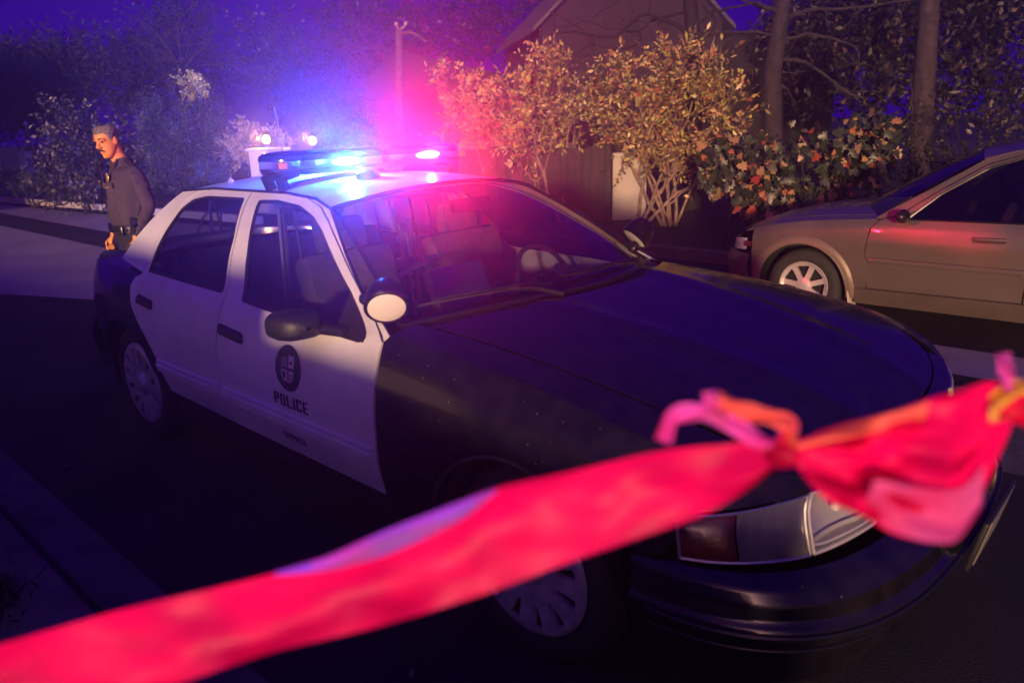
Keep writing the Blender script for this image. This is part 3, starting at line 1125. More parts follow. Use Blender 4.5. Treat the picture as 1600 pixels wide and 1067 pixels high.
# glass
WT = lambda s: Vector((-1.293 + .085 * (1 - s * s), .612 * s, 1.368 + .062 * (1 - abs(s) ** 2.2)))
WB = lambda s: Vector((-.668 + .285 * (1 - s * s), .80 * s, top(-.668 + .285 * (1 - s * s), .80 * s)[2] - .008))


def wind(u, v, inset=0.0):
    s = (2 * u - 1) * (1 - inset)
    p = WB(s).lerp(WT(s), v)
    return p + Vector((.5, 0, .8)) * .022 * math.sin(PI * v)


mb = MB().grid(lambda u, v: wind(u, v), 24, 14)
ws = mb.build('windshield', M['glass'], car)
mb = MB()
ed = [wind(t / 24, 0) for t in range(25)] + [wind(1, t / 14) for t in range(1, 15)] + [wind(1 - t / 24, 1) for t in range(1, 25)] + [wind(0, 1 - t / 14) for t in range(1, 14)]
mb.tube(ed + ed[:1], .010, 6)
mb.build('windshield_seal', M['black_trim'], ws)
RT = lambda s: Vector((-2.705 - .10 * (1 - s * s), .57 * s, 1.396 + .036 * (1 - s * s)))
RB = lambda s: Vector((-3.14 - .20 * (1 - s * s), .68 * s, 1.045 + .012 * (1 - s * s)))
mb = MB().grid(lambda u, v: RB(2 * u - 1).lerp(RT(2 * u - 1), v) + Vector((-.5, 0, .8)) * .03 * math.sin(PI * v), 16, 10)
mb.build('rear_window', M['tint_glass'], car)

# wipers
for yb, ln in ((-.27, -.46), (.36, -.52)):
    x0_ = -.565 + .255 * (1 - (yb / .76) ** 2)
    b0 = Vector((x0_, yb, top(x0_, yb)[2] + .012))
    s1 = (yb + ln * .35) / .8
    mb = MB()
    pA = wind((s1 + 1) / 2, .05) + Vector((.02, 0, .03))
    mb.tube([b0, b0.lerp(pA, .5) + Vector((0, 0, .012)), pA], [.009, .008, .006], 6)
    s0, s2 = (yb + ln * -.10) / .8, (yb + ln * 1.02) / .8
    bl = [wind((s0 + (s2 - s0) * t / 8 + 1) / 2, .055 + .028 * (t / 8)) + Vector((.012, 0, .016)) for t in range(9)]
    mb.tube(bl, .006, 5)
    mb.tube([p + Vector((.004, 0, .012)) for p in bl[1:-1]], .003, 5)
    mb.build('wiper', M['black_plastic'], car)

# mirrors
for sg in (1, -1):
    mb = MB()
    c_ = Vector((-1.045, -sg * .995, .985))
    rx = [(-.14, .45, .62), (-.135, .8, .85), (-.10, .98, .98), (-.02, 1.0, 1.0), (.06, .92, .93), (.12, .74, .78), (.155, .45, .5), (.165, .1, .1)]
    rows = []
    n_ = 20
    for t, a, b in rx:
        for k in range(n_):
            q = 2 * PI * k / n_
            cy_, cz_ = math.cos(q), math.sin(q)
            y = math.copysign(abs(cy_) ** .6, cy_) * .092 * a
            z = math.copysign(abs(cz_) ** .7, cz_) * .056 * b
            rows.append(c_ + Vector((t * .52 + y * sg * .18, y, z)))
    mb.add(rows, [(i * n_ + k, i * n_ + (k + 1) % n_, (i + 1) * n_ + (k + 1) % n_, (i + 1) * n_ + k) for i in range(len(rx) - 1) for k in range(n_)] + [tuple(range(n_))])
    mb.tube([c_ + Vector((.02, sg * .07, -.02)), Vector((-.86, -sg * .895, .965))], [.035, .03], 8, squash=.7)
    mr = mb.build('side_mirror', M['black_plastic'], car)
    mb = MB()
    mb.box(c_ + Vector((-.080, 0, 0)), (.004, .145, .085), Matrix.Rotation(sg * .18, 3, 'Z'), bev=.002)
    mb.build('mirror_glass', M['chrome'], mr)

# spotlights on the pillars
for pos, dr, post in ((Vector((-.63, -.885, 1.092)), (CAM_POS - Vector((-.63, -.885, 1.092))).normalized() * .74 + Vector((.0, .0, -.62)), Vector((-.80, -.845, 1.09))),
                      (Vector((-.745, .815, 1.10)), -RGT * .60 - UPV * .72 - FWD * .05, Vector((-.74, .80, 1.05)))):
    dr = dr.normalized()
    Rm = frame_z(dr)
    mb = MB()
    mb.lathe([(.002, -.115), (.028, -.108), (.052, -.092), (.068, -.06), (.075, -.025), (.077, 0), (.079, .004), (.074, .010), (.066, .008)], 32, Rm, pos)
    mb.tube([pos - dr * .05, pos.lerp(post, .6) - dr * .03, post], [.018, .016, .022], 8)
    mb.ball(post, .026, 6)
    sp = mb.build('spotlight', M['black_trim'], car)
    mb = MB()
    mb.lathe([(.068, .006), (.05, .012), (.025, .0145), (.001, .015)], 32, Rm, pos)
    mb.build('spotlight_lens', M['spot_lens'], sp)

# light bar on the roof
LBX = -1.84
mb = MB()
for sg in (-1, 1):          # feet
    mb.box((LBX, sg * .50, 1.478), (.15, .09, .022), Matrix.Rotation(-sg * .20, 3, 'X'), bev=.008)
    for dx in (-.06, .06):
        mb.box((LBX + dx, sg * .545, 1.452), (.032, .05, .075), Matrix.Rotation(-sg * .35, 3, 'X'), bev=.010)


def capsule(hx, hy, n=10):
    r = hx
    pts = []
    for k in range(n + 1):
        a = -PI / 2 + PI * k / n
        pts.append((r * math.sin(a) * 1.0, hy - r * 1.15 + r * 1.15 * math.cos(a)))
    return pts + [(-p[0], -p[1]) for p in pts]


mb.add([(LBX + x, y, z) for z, s_ in ((1.488, .92), (1.506, 1.0), (1.513, 1.0)) for x, y in [(a * s_, b * (1 if s_ == 1 else .985)) for a, b in capsule(.145, .60)]],
       [(i * 22 + k, i * 22 + (k + 1) % 22, (i + 1) * 22 + (k + 1) % 22, (i + 1) * 22 + k) for i in range(2) for k in range(22)] + [tuple(range(21, -1, -1)), tuple(44 + k for k in range(22))])
bar = mb.build('light_bar', M['black_plastic'], car)
M['blue_dome'] = glass_mat('blue_dome', (0.05, 0.12, 0.85), 0.05)
M['red_dome'] = glass_mat('red_dome', (0.85, 0.05, 0.10), 0.05)
M['clear_dome'] = glass_mat('clear_dome', (0.75, 0.78, 0.92), 0.12)
nt = M['clear_dome'].node_tree
_o = nt.nodes['Material Output']
_p = _o.inputs[0].links[0].from_socket
_t = nt.nodes.new('ShaderNodeBsdfTranslucent')
_t.inputs[0].default_value = (.8, .8, .9, 1)
_m = nt.nodes.new('ShaderNodeMixShader')
_m.inputs[0].default_value = .3
nt.links.new(_p, _m.inputs[1])
nt.links.new(_t.outputs[0], _m.inputs[2])
nt.links.new(_m.outputs[0], _o.inputs[0])
M['blue_cap'] = pbr('blue_cap', (0.01, 0.02, 0.28), 0.15, coat=1.0)
M['red_cap'] = pbr('red_cap', (0.35, 0.02, 0.08), 0.15, coat=1.0)
for sg, cap in ((-1, 'blue'), (1, 'red')):
    ya, yb = .02, .60

    def half(sc, z, n=14):
        pts = []
        for k in range(n + 1):
            a = -PI / 2 + PI * k / n
            pts.append((.143 * sc * math.sin(a), sg * (.60 - .17 + .17 * math.cos(a) * sc)))
        pts += [(.143 * sc, sg * ya), (-.143 * sc, sg * ya)]
        if sg < 0:
            pts = pts[::-1]
        return [(LBX + x, y, z) for x, y in pts]
    k = 17
    lv = [half(1.0, 1.515), half(1.0, 1.553)]
    mb = MB()
    mb.add([p for l in lv for p in l], [(i, (i + 1) % k, k + (i + 1) % k, k + i) for i in range(k)], 0, False)
    # vertical optic ribs along the front and back
    for yy in np.arange(.05, .47, .0125):
        for sx in (-1, 1):
            mb.box((LBX + sx * .140, sg * yy, 1.534), (.006, .006, .034))
    mb.build('lens', M['clear_dome'], bar)
    lv = [half(1.012, 1.550), half(1.015, 1.560), half(.98, 1.574), half(.86, 1.586), half(.55, 1.592)]
    mb = MB()
    mb.add([p for l in lv for p in l], [(j * k + i, j * k + (i + 1) % k, (j + 1) * k + (i + 1) % k, (j + 1) * k + i) for j in range(4) for i in range(k)] + [tuple(4 * k + i for i in range(k))])
    mb.build('dome_cap', M[cap + '_cap'], bar)
    for yy in (.10, .36, .50):          # reflector modules inside
        mb = MB()
        mb.lathe([(.002, -.02), (.012, -.014), (.017, .0)], 14, frame_z((1, 0, 0)), (LBX + .05, sg * yy, 1.533))
        mb.box((LBX, sg * yy, 1.533), (.06, .05, .03))
        mb.build('reflector', M['chrome'], bar)
M['end_amber'] = pbr('end_amber', (0.8, 0.25, 0.08), 0.3, coat=.6)
for sx in (-1, 1):
    mb = MB()
    mb.box((LBX + .115, sx * .565, 1.532), (.02, .035, .03), bev=.004)
    mb.build('alley_lamp', M['end_amber'], bar)


def glow_mat(name, col, s):
    mt, nt, b = new_mat(name)
    b.inputs['Base Color'].default_value = (0, 0, 0, 1)
    b.inputs['Emission Color'].default_value = (*col, 1)
    b.inputs['Emission Strength'].default_value = s
    return mt


M['blue_glow'] = glow_mat('blue_glow', (.08, .42, 1.0), 40)
M['red_glow'] = glow_mat('red_glow', (1.0, .09, .02), 16)
BLUE_P = Vector((LBX + .165, -.235, 1.536))
RED_P = Vector((LBX + .165, .285, 1.540))
for p, col, g_, w, wu in ((BLUE_P, (.015, .12, 1.0), 'blue_glow', 75, 2400), (RED_P, (1.0, .010, .05), 'red_glow', 85, 1500)):
    for side in (1, -1):
        q = Vector((LBX + side * .165, p.y, p.z))
        mb = MB()
        mb.ball(q - Vector((side * .022, 0, 0)), (.018, .085, .020), 8)
        mb.build('lamp', M[g_], bar)
        ld = bpy.data.lights.new(g_ + '_light', 'POINT')
        ld.color = col
        ld.energy = w
        ld.shadow_soft_size = .015
        lo = bpy.data.objects.new(g_ + '_light', ld)
        COL.objects.link(lo)
        lo.location = q + Vector((side * .012, 0, .004))
        lo.parent = bar
    # the forward beam of the lamp module, the one that dazzles whoever stands ahead of the car
    ld = bpy.data.lights.new(g_ + '_front', 'SPOT')
    ld.color = col
    ld.energy = 500 if p.y < 0 else 600
    ld.spot_size = math.radians(30)
    ld.spot_blend = .7
    ld.shadow_soft_size = .03
    lo = bpy.data.objects.new(g_ + '_front', ld)
    COL.objects.link(lo)
    lo.location = (LBX + .19, p.y, 1.537)
    lo.rotation_euler = Vector((-.80, .60, -.13) if p.y < 0 else (-.75, .66, -.13)).to_track_quat('Z', 'Y').to_euler()
    lo.parent = bar
    # the beam the dome throws upward and outward
    ld = bpy.data.lights.new(g_ + '_beam', 'SPOT')
    ld.color = col
    ld.energy = wu
    ld.spot_size = math.radians(180)
    ld.spot_blend = .8
    ld.shadow_soft_size = .02
    lo = bpy.data.objects.new(g_ + '_beam', ld)
    COL.objects.link(lo)
    lo.location = (LBX, p.y, 1.635)
    lo.rotation_euler = (PI, 0, 0)
    lo.parent = bar
for p, col, (u, v, dd), ang, w in ((BLUE_P, (.05, .06, 1.0), (150, -160, 22), 30, 22000), (RED_P, (1.0, .01, .12), (690, -150, 20), 44, 4000),
                              (BLUE_P, (.06, .10, 1.0), (325, 180, 17), 33, 30000), (RED_P, (1.0, .01, .04), (1475, 398, 6.0), 14, 4200)):
    q = Vector((LBX, p.y, 1.63))
    ld = bpy.data.lights.new('beacon_beam', 'SPOT')
    ld.color = col
    ld.energy = w
    ld.spot_size = math.radians(ang)
    ld.spot_blend = 1.0
    ld.shadow_soft_size = .02
    lo = bpy.data.objects.new('beacon_beam', ld)
    COL.objects.link(lo)
    lo.location = q
    lo.rotation_euler = (q - view(u, v, dd)).to_track_quat('Z', 'Y').to_euler()
    lo.parent = bar
# roof pod and aerial
mb = MB()
zz = roof_pt(-1.60, -.19)[2]
mb.lathe([(.058, -.005), (.060, .012), (.054, .030), (.038, .044), (.018, .050), (.001, .051)], 24, None, (-1.60, -.19, zz))
mb.build('roof_pod', M['black_plastic'], car)
mb = MB()
zz = roof_pt(-2.45, -.12)[2]
mb.lathe([(.026, -.004), (.024, .012), (.008, .03)], 16, None, (-2.45, -.12, zz))
mb.tube([(-2.45, -.12, zz + .02), (-2.452, -.12, zz + .2), (-2.47, -.13, zz + .36)], [.003, .0022, .0018], 6)
mb.build('aerial', M['black_trim'], car)
mb = MB()
zz = roof_pt(-2.5, -.42)[2]
mb.lathe([(.026, -.01), (.018, .006), (.006, .018), (.001, .028)], 14, None, (-2.5, -.42, zz))
mb.build('aerial_base', M['hubcap'], car)

# interior
mb = MB()
mb.grid(lambda u, v: (-.42 - .45 * v - .25 * (2 * u - 1) ** 2 * (1 - v), -.74 + 1.48 * u, .965 - .02 * v + .01 * math.sin(PI * v)), 16, 6)
mb.grid(lambda u, v: (-.87 - .05 * v, -.74 + 1.48 * u, .945 - .35 * v), 10, 4)
mb.build('dashboard', M['dash'], car)
for y in (-.38, .38):
    mb = MB()
    mb.box((-1.22, y, .52), (.50, .50, .16), Matrix.Rotation(math.radians(8), 3, 'Y'), bev=.05)
    mb.box((-1.50, y, .84), (.14, .50, .62), Matrix.Rotation(math.radians(-17), 3, 'Y'), bev=.055)
    st = mb.build('front_seat', M['seat_cloth'], car)
    mb = MB()
    mb.box((-1.60, y, 1.21), (.09, .26, .16), Matrix.Rotation(math.radians(-12), 3, 'Y'), bev=.035)
    mb.tube([(-1.58, y - .06, 1.15), (-1.57, y - .06, 1.08)], .007, 6)
    mb.tube([(-1.58, y + .06, 1.15), (-1.57, y + .06, 1.08)], .007, 6)
    mb.build('headrest', M['seat_cloth'], st)
mb = MB()
mb.box((-2.35, 0, .52), (.52, 1.30, .18), bev=.05)
mb.box((-2.62, 0, .82), (.14, 1.30, .52), Matrix.Rotation(math.radians(-20), 3, 'Y'), bev=.05)
mb.build('rear_seat', M['dash'], car)
mb = MB()
for y in (-.60, -.58, .58):
    mb.tube([(-1.74, y, .6), (-1.76, y, 1.0), (-1.82, y * .92, 1.33)], .013, 6)
for z in (.92, 1.33):
    f_ = .92 if z > 1.2 else 1
    mb.tube([(-1.75 - (.07 if z > 1.2 else 0), -.60 * f_, z), (-1.75 - (.07 if z > 1.2 else 0), .60 * f_, z)], .013, 6)
for y in np.linspace(-.5, .5, 9):
    mb.tube([(-1.755, y, .92), (-1.82, y * .95, 1.33)], .006, 5)
mb.build('partition_cage', M['steel'], car)
mb = MB()
ring = [Vector((-.98, .38, .93)) + Matrix.Rotation(math.radians(-28), 3, 'Y') @ Vector((0, .185 * math.cos(2 * PI * k / 28), .185 * math.sin(2 * PI * k / 28))) for k in range(29)]
mb.tube(ring, .013, 7, caps=False)
mb.tube([(-.98, .2, .93), (-.95, .38, .92), (-.98, .56, .93)], .014, 6)
mb.box((-.955, .38, .92), (.04, .12, .10), Matrix.Rotation(math.radians(-28), 3, 'Y'), bev=.02)
mb.tube([(-.93, .38, .91), (-.80, .38, .86)], .03, 8)
mb.build('steering_wheel', M['dash'], car)
mb = MB()
mb.box((-1.10, 0, 1.335), (.03, .24, .06), Matrix.Rotation(math.radians(-10), 3, 'Y'), bev=.012)
mb.tube([(-1.10, 0, 1.36), (-1.13, 0, 1.41)], .008, 6)
mb.build('inside_mirror', M['black_plastic'], car)
mb = MB()
mb.box((-1.05, -.14, .96), (.05, .33, .24), Matrix.Rotation(math.radians(-20), 3, 'Y'), bev=.01)
mb.tube([(-1.0, -.14, .86), (-1.0, -.14, .5)], .02, 8)
mb.tube([(-1.25, -.33, 1.04), (-1.28, -.06, 1.09)], .012, 6)
mb.build('computer_mount', M['steel'], car)
mb = MB()
mb.tube([(-1.70, .12, .70), (-1.76, .12, 1.16)], .018, 8)
mb.tube([(-1.70, .17, .70), (-1.76, .17, 1.22)], .016, 8)
mb.box((-1.76, .145, .98), (.05, .14, .06), bev=.01)
mb.build('gun_rack', M['steel'], car)

# ------------------------------------------------------------------ parked wagon (faces the other way)
wag = empty('parked_wagon', (-1.175, 4.92, -0.113), math.radians(180.7),
            'tan silver station wagon parked behind the police car by the leafy hedge', 'car')
WZ = [.22, .36, .50, .70, .84, .92, .955, 1.18, 1.40, 1.47, 1.51, 1.56]
WY = [.80, .855, .880, .886, .878, .862, .838, .745, .640, .590, .545, .46]
wprof = lambda z: interp(z, WZ, WY)
WFX, WFZ = [-.60, -.2, .2, .5, .75, .93], [.955, .925, .875, .80, .72, .64]


def wzs(x):
    return interp(x, WFX, WFZ) if x > -.6 else .955


def wzn(x, z):
    s = wzs(x)
    return z if (z <= .5 or s >= .955) else .5 + (z - .5) * .455 / (s - .5)


def wplan(x, z):
    if x > .05:
        t = min(1, (x - .05) / .89)
        return (1 - t ** 2.5) ** .4
    if x < -2.9:
        t = min(1, (-2.9 - x) / 1.0)
        return (1 - t ** 3) ** (1 / 3)
    return 1.0


def WS(x, z, off=0.0):
    return (x, -(wprof(wzn(x, z)) * wplan(x, z) + off), z)


def wnose(p, z, off=0.0):
    c, s = math.cos(math.radians(p)), math.sin(math.radians(p))
    bx = .89 + off + interp(z, [.2, .3, .45, .55, .62], [-.06, .0, .03, .0, -.02])
    x = .05 + bx * abs(s) ** .8
    return (x, -(wprof(wzn(x, z)) + off) * math.copysign(abs(c) ** .8, c), z)


def wtop(x, y):
    t = max(0, min(1, (x - .05) / .89))
    rho = min(1, (t ** 2.5 + (abs(y) / .838) ** 2.5) ** .4)
    c = interp(x, [-.7, -.3, .2, .6, .93], [1.035, 1.015, .955, .85, .70])
    return (x, y, c - (c - wzs(x)) * rho ** 3)


wze = lambda x: interp(x, [-3.6, -3.2, -2.6, -1.9, -1.5, -1.25], [1.40, 1.48, 1.515, 1.515, 1.49, 1.42])


def wroof(x, y):
    e = wprof(wze(x))
    c = interp(x, [-3.6, -3.0, -2.0, -1.5, -1.15], [1.50, 1.555, 1.575, 1.55, 1.49])
    return (x, y, wze(x) + (c - wze(x)) * (1 - min(1, abs(y) / e) ** 2.2))


mb = MB()
panel(mb, [(-1.24 + .09 * (1 - (y / .62) ** 2), y) for y in np.linspace(-.62, .62, 9)] + [(x, wprof(wze(x))) for x in (-1.5, -2, -2.6, -3.2, -3.5)] +
      [(x, -wprof(wze(x))) for x in (-3.5, -3.2, -2.6, -2, -1.5)], wroof, (0, 0, 1), res=.1, th=.01)
wlow = [(-.60, .955), (-.72, .985), (-.98, 1.185), (-1.27, 1.385), (-1.50, 1.462), (-1.75, 1.492), (-2.6, 1.492), (-3.1, 1.45), (-3.45, 1.36)]
whi = [(-3.5, 1.40), (-3.2, 1.482), (-2.6, 1.513), (-1.9, 1.513), (-1.5, 1.488), (-1.25, 1.418), (-.93, 1.20), (-.56, .962)]
for fl in SIDES:
    panel(mb, wlow + whi, WS, (0, -1, .2), res=.06, th=.01, flip_y=fl)
mb.build('roof', M['wagon_paint'], wag)
WFD = [(-1.645, .395), (-.56, .385), (-.535, .50), (-.525, .70), (-.55, .88), (-.605, .948), (-.73, .982), (-.985, 1.178), (-1.275, 1.376), (-1.50, 1.452), (-1.645, 1.478), (-1.66, .95)]
WFH = rounded([(-1.615, .972), (-.80, .962), (-1.0, 1.155), (-1.285, 1.352), (-1.50, 1.428), (-1.615, 1.452)], .02)
WRD = [(-1.655, .395), (-2.28, .40), (-2.36, .60), (-2.55, .78), (-2.62, .95), (-2.56, 1.42), (-2.4, 1.484), (-1.66, 1.478), (-1.672, .95)]
WRH = rounded([(-1.70, .972), (-2.55, .98), (-2.50, 1.40), (-2.38, 1.456), (-1.70, 1.455)], .02)
for fl in SIDES:
    sg = -1 if fl else 1
    Wf = lambda x, z, o=0.0, sg=sg: Vector((WS(x, z, o)[0], WS(x, z, o)[1] * sg, z))
    for nm, ol, ho, hx, mx in (('front_door', WFD, WFH, (-1.50, -1.28), (-1.63, -.555)), ('rear_door', WRD, WRH, (-2.48, -2.28), (-2.36, -1.672))):
        def WD(x, z, o=0.0):
            g = .008 * math.exp(-((z - .77) / .03) ** 2) - .010 * math.exp(-((z - .50) / .05) ** 2)
            return WS(x, z, o + g)
        mb = MB()
        panel(mb, ol, WD, (0, -1, 0), [ho], res=.045, th=.015, flip_y=fl)
        d = mb.build(nm, M['wagon_paint'], wag)
        mb = MB()
        panel(mb, ho, lambda x, z: WS(x, z, -.012), (0, -1, 0), res=.12, th=0, flip_y=fl)
        mb.build('window_pane', M['wagon_glass'], d)
        mb = MB()
        n_ = len(ho)
        mb.tube([Wf(x, z, -.002) for x, z in ho + ho[:1]], .009, 6)
        mb.build('window_seal', M['black_trim'], d)
        xa, xb = hx
        mb = MB()
        pth = rounded([(xa, .868), (xb, .862), (xb, .818), (xa, .824)], .02)
        mb.add([Wf(x, z, .004) for x, z in pth] + [Wf((xa + xb) / 2 + (x - (xa + xb) / 2) * .9, .843 + (z - .843) * .7, .003) for x, z in pth],
               [(i, (i + 1) % len(pth), len(pth) + (i + 1) % len(pth), len(pth) + i) for i in range(len(pth))] + [tuple(range(len(pth), 2 * len(pth)))])
        hd = mb.build('handle_recess', M['black_plastic'], d)
        mb = MB()
        mb.tube([Wf(xa + (xb - xa) * t, .852, .010 + .022 * math.sin(PI * t)) for t in (0, .15, .5, .85, 1)], [.010, .014, .014, .014, .010], 8)
        mb.build('handle', M['wagon_paint'], hd)
        mb = MB()
        vv = []
        pr = [(.600, .0), (.606, .014), (.625, .019), (.640, .014), (.646, .0)]
        for i in range(13):
            x = mx[0] + (mx[1] - mx[0]) * i / 12
            for z, o in pr:
                vv.append(Wf(x, z, o))
        mb.add(vv, [(i * 5 + j, (i + 1) * 5 + j, (i + 1) * 5 + j + 1, i * 5 + j + 1) for i in range(12) for j in range(4)] + [tuple(range(5)), tuple(60 + j for j in range(5))], 0, False)
        mb.build('moulding', M['wagon_paint'], d)
    mb = MB()
    arch = arc_pts(0, .325, .40, -8, 188)
    panel(mb, [(-.55, .36), (-.545, .50), (-.517, .70), (-.54, .88), (-.592, .945), (-.58, .955)] + [(x, wzs(x)) for x in (-.4, -.2, 0, .2, .35, .48)] + [(.48, .28)] + arch,
          WS, (0, -1, 0), res=.05, th=.012, flip_y=fl)
    panel(mb, [(-.56, -.745), (-.56, -.838), (.05, -.838)] + [(x, -.838 * (1 - max(0, (x - .05) / .89) ** 2.5) ** .4) for x in (.2, .35, .48, .58)] + [(.55, -.66), (.2, -.72)],
          wtop, (0, 0, 1), res=.06, th=.01, flip_y=fl)
    mb.build('front_fender', M['wagon_paint'], wag)
    for hx_ in (0, -2.67):
        mb = MB()          # cladding lip round the wheel opening
        ar = arc_pts(hx_, .325, .40, -6, 186, 28)
        ao = arc_pts(hx_, .325, .46, -6, 186, 28)
        mb.grid(lambda u, v: Wf(ar[round(u * 28)][0] * (1 - v) + ao[round(u * 28)][0] * v, ar[round(u * 28)][1] * (1 - v) + ao[round(u * 28)][1] * v, .018 * (1 - v ** 3)), 28, 4)
        mb.tube([Wf(x, z, .006) for x, z in ar], .014, 6)
        mb.build('wheel_arch_trim', M['wagon_clad'], wag)
    mb = MB()
    panel(mb, [(-2.25, .24), (-.45, .24), (-.47, .375), (-2.25, .39)], lambda x, z: WS(x, z, .012), (0, -1, 0), res=.1, th=.02, flip_y=fl)
    mb.build('sill', M['wagon_sill'], wag)
    mb = MB()
    mb.box(Wf(-.42, .25, -.03), (.012, .17, .26), Matrix.Rotation(math.radians(8), 3, 'Y'), bev=.004)
    mb.build('mud_flap', M['stucco'], wag)
    mb = MB()
    ar2 = arc_pts(-2.67, .325, .40, 188, -8)
    panel(mb, [(-3.6, .30), (-3.6, .95), (-3.55, 1.34), (-3.2, 1.43), (-2.57, 1.478), (-2.57, 1.42), (-2.632, .95), (-2.56, .78), (-2.37, .60), (-2.29, .40), (-2.26, .30)] + ar2[::-1],
          WS, (0, -1, 0), [[(-2.70, .99), (-3.3, 1.0), (-3.3, 1.3), (-2.68, 1.40)]], res=.07, th=.012, flip_y=fl)
    mb.build('rear_quarter', M['wagon_paint'], wag)
    mb = MB()
    panel(mb, [(-2.70, .99), (-3.3, 1.0), (-3.3, 1.3), (-2.68, 1.40)], lambda x, z: WS(x, z, -.01), (0, -1, 0), res=.12, th=0, flip_y=fl)
    mb.build('quarter_window', M['wagon_glass'], wag)

    def hl(p0, p1, z0, z1, off=.003):
        def f(u, v):
            p = p0 + (p1 - p0) * u
            lo, hi = z0[0] + (z0[1] - z0[0]) * u, z1[0] + (z1[1] - z1[0]) * u
            q = wnose(p, lo + (hi - lo) * v, off)
            return (q[0], q[1] * sg, q[2])
        return f
    h_ = MB().grid(hl(33, 66, (.60, .56), (.705, .66)), 14, 8, flip=fl).build('headlight', M['lamp_clear'], wag)
    MB().grid(hl(33, 66, (.60, .56), (.705, .66), -.03), 14, 8, flip=fl).build('reflector', M['lamp_reflector'], h_)
    MB().grid(hl(25, 32, (.645, .635), (.69, .685)), 6, 6, flip=fl).build('turn_lamp', M['amber_lens'], wag)
    for hx_ in (0, -2.67):
        mb = MB()
        ar = arc_pts(hx_, .325, .405, -10, 190, 20)
        mb.grid(lambda u, v: (ar[round(u * 20)][0], -sg * (.84 - .35 * v), ar[round(u * 20)][1]), 20, 2)
        mb.grid(lambda u, v: (ar[round(u * 20)][0] * v + hx_ * (1 - v), -sg * .49, ar[round(u * 20)][1] * v + .325 * (1 - v)), 20, 1)
        mb.build('wheel_housing', M['dark'], wag)
        Rw = Matrix((Vector((1, 0, 0)), Vector((0, 0, 1)), Vector((0, -sg, 0)))).transposed()
        c_ = Vector((hx_, -sg * .70, .325))
        mb = MB()
        mb.lathe([(.215, .08), (.222, .096), (.25, .104), (.29, .102), (.316, .086), (.327, .06), (.328, 0), (.327, -.06), (.31, -.09), (.22, -.09)], 48, Rw, c_)
        wh = mb.build('wheel', M['rubber'], wag)
        mb = MB()
        holes = []
        for k in range(7):
            a0 = 2 * PI * (k + .5) / 7 + .12
            holes.append(rounded([(r * math.cos(a0 + d_), r * math.sin(a0 + d_)) for r, d_ in ((.072, -.12), (.072, .12), (.186, .325), (.186, -.325))], .02))
        circ = [(.214 * math.cos(2 * PI * k / 56), .214 * math.sin(2 * PI * k / 56)) for k in range(56)]
        dish = lambda a, b: tuple(c_ + Rw @ Vector((a, b, interp(math.hypot(a, b), [0, .03, .06, .15, .195, .215], [.088, .088, .078, .070, .076, .096]))))
        panel(mb, circ, dish, (0, -sg, 0), holes, res=.022, th=.025)
        mb.build('rim', M['alloy'], wh)
        mb = MB()
        mb.lathe([(.001, .02), (.13, .02), (.14, .0), (.214, .0), (.216, .09)], 36, Rw, c_)
        mb.build('brake_disc', M['dark'], wh)
    mb = MB()
    c_ = Vector((-.80, -sg * .95, 1.00))
    mb.ball(c_, (.05, .09, .055), 10)
    mb.tube([c_, Vector((-.74, -sg * .84, .985))], [.04, .035], 8)
    mb.build('side_mirror', M['black_trim'], wag)
mb = MB()
panel(mb, [(-.55 + .22 * (1 - (y / .74) ** 2), y) for y in np.linspace(-.735, .735, 11)] + [(.2, .71), (.53, .65), (.70, .50), (.79, .25), (.81, 0), (.79, -.25), (.70, -.50), (.53, -.65), (.2, -.71)],
      wtop, (0, 0, 1), res=.07, th=.015)
mb.build('hood', M['wagon_paint'], wag)
mb = MB()
mb.grid(lambda u, v: wnose(26 + 128 * u, .22 + (.60 - .03 * abs(2 * u - 1) - .22) * v), 40, 16)
mb.grid(lambda u, v: wnose(66.5 + 47 * u, .565 + .075 * v), 12, 4)
mb.build('front_bumper', M['wagon_paint'], wag)
mb = MB().grid(lambda u, v: wnose(72 + 36 * u, .40 + .14 * v, .006), 12, 4)
mb.build('grille', M['black_trim'], wag)
mb = MB()
mb.grid(lambda u, v: (-.56 + .26 * (1 - (2 * u - 1) ** 2) + (-.68 - .16 * (1 - (2 * u - 1) ** 2)) * v, (2 * u - 1) * (.76 - .15 * v),
                      .965 + .055 * (1 - abs(2 * u - 1) ** 2.5) + .46 * v + .02 * math.sin(PI * v)), 16, 10)
mb.build('windshield', M['wagon_glass'], wag)
mb = MB()
mb.box((-3.78, 0, .62), (.12, 1.5, .62), bev=.05)
mb.grid(lambda u, v: (-3.78 + .28 * v, (2 * u - 1) * (.74 - .2 * v), .93 + .50 * v), 10, 6)
mb.build('tailgate', M['wagon_paint'], wag)
mb = MB()
mb.box((-1.5, 0, .28), (4.2, 1.3, .06))
mb.box((-1.7, 0, .62), (2.6, 1.45, .5), bev=.1)
mb.build('underbody', M['dark'], wag)
for y in (-.36, .36):
    mb = MB()
    mb.box((-1.42, y, .80), (.14, .48, .62), Matrix.Rotation(math.radians(-15), 3, 'Y'), bev=.05)
    mb.box((-1.52, y, 1.20), (.09, .26, .16), Matrix.Rotation(math.radians(-10), 3, 'Y'), bev=.035)
    mb.build('seat', M['dash'], wag)

# ------------------------------------------------------------------ the officer
OFF = Vector((-5.13, .03, 0.0))
ofc = empty('person', OFF, math.radians(-92), 'grey-haired officer with moustache in dark uniform standing behind the police car, face lit orange', 'person')


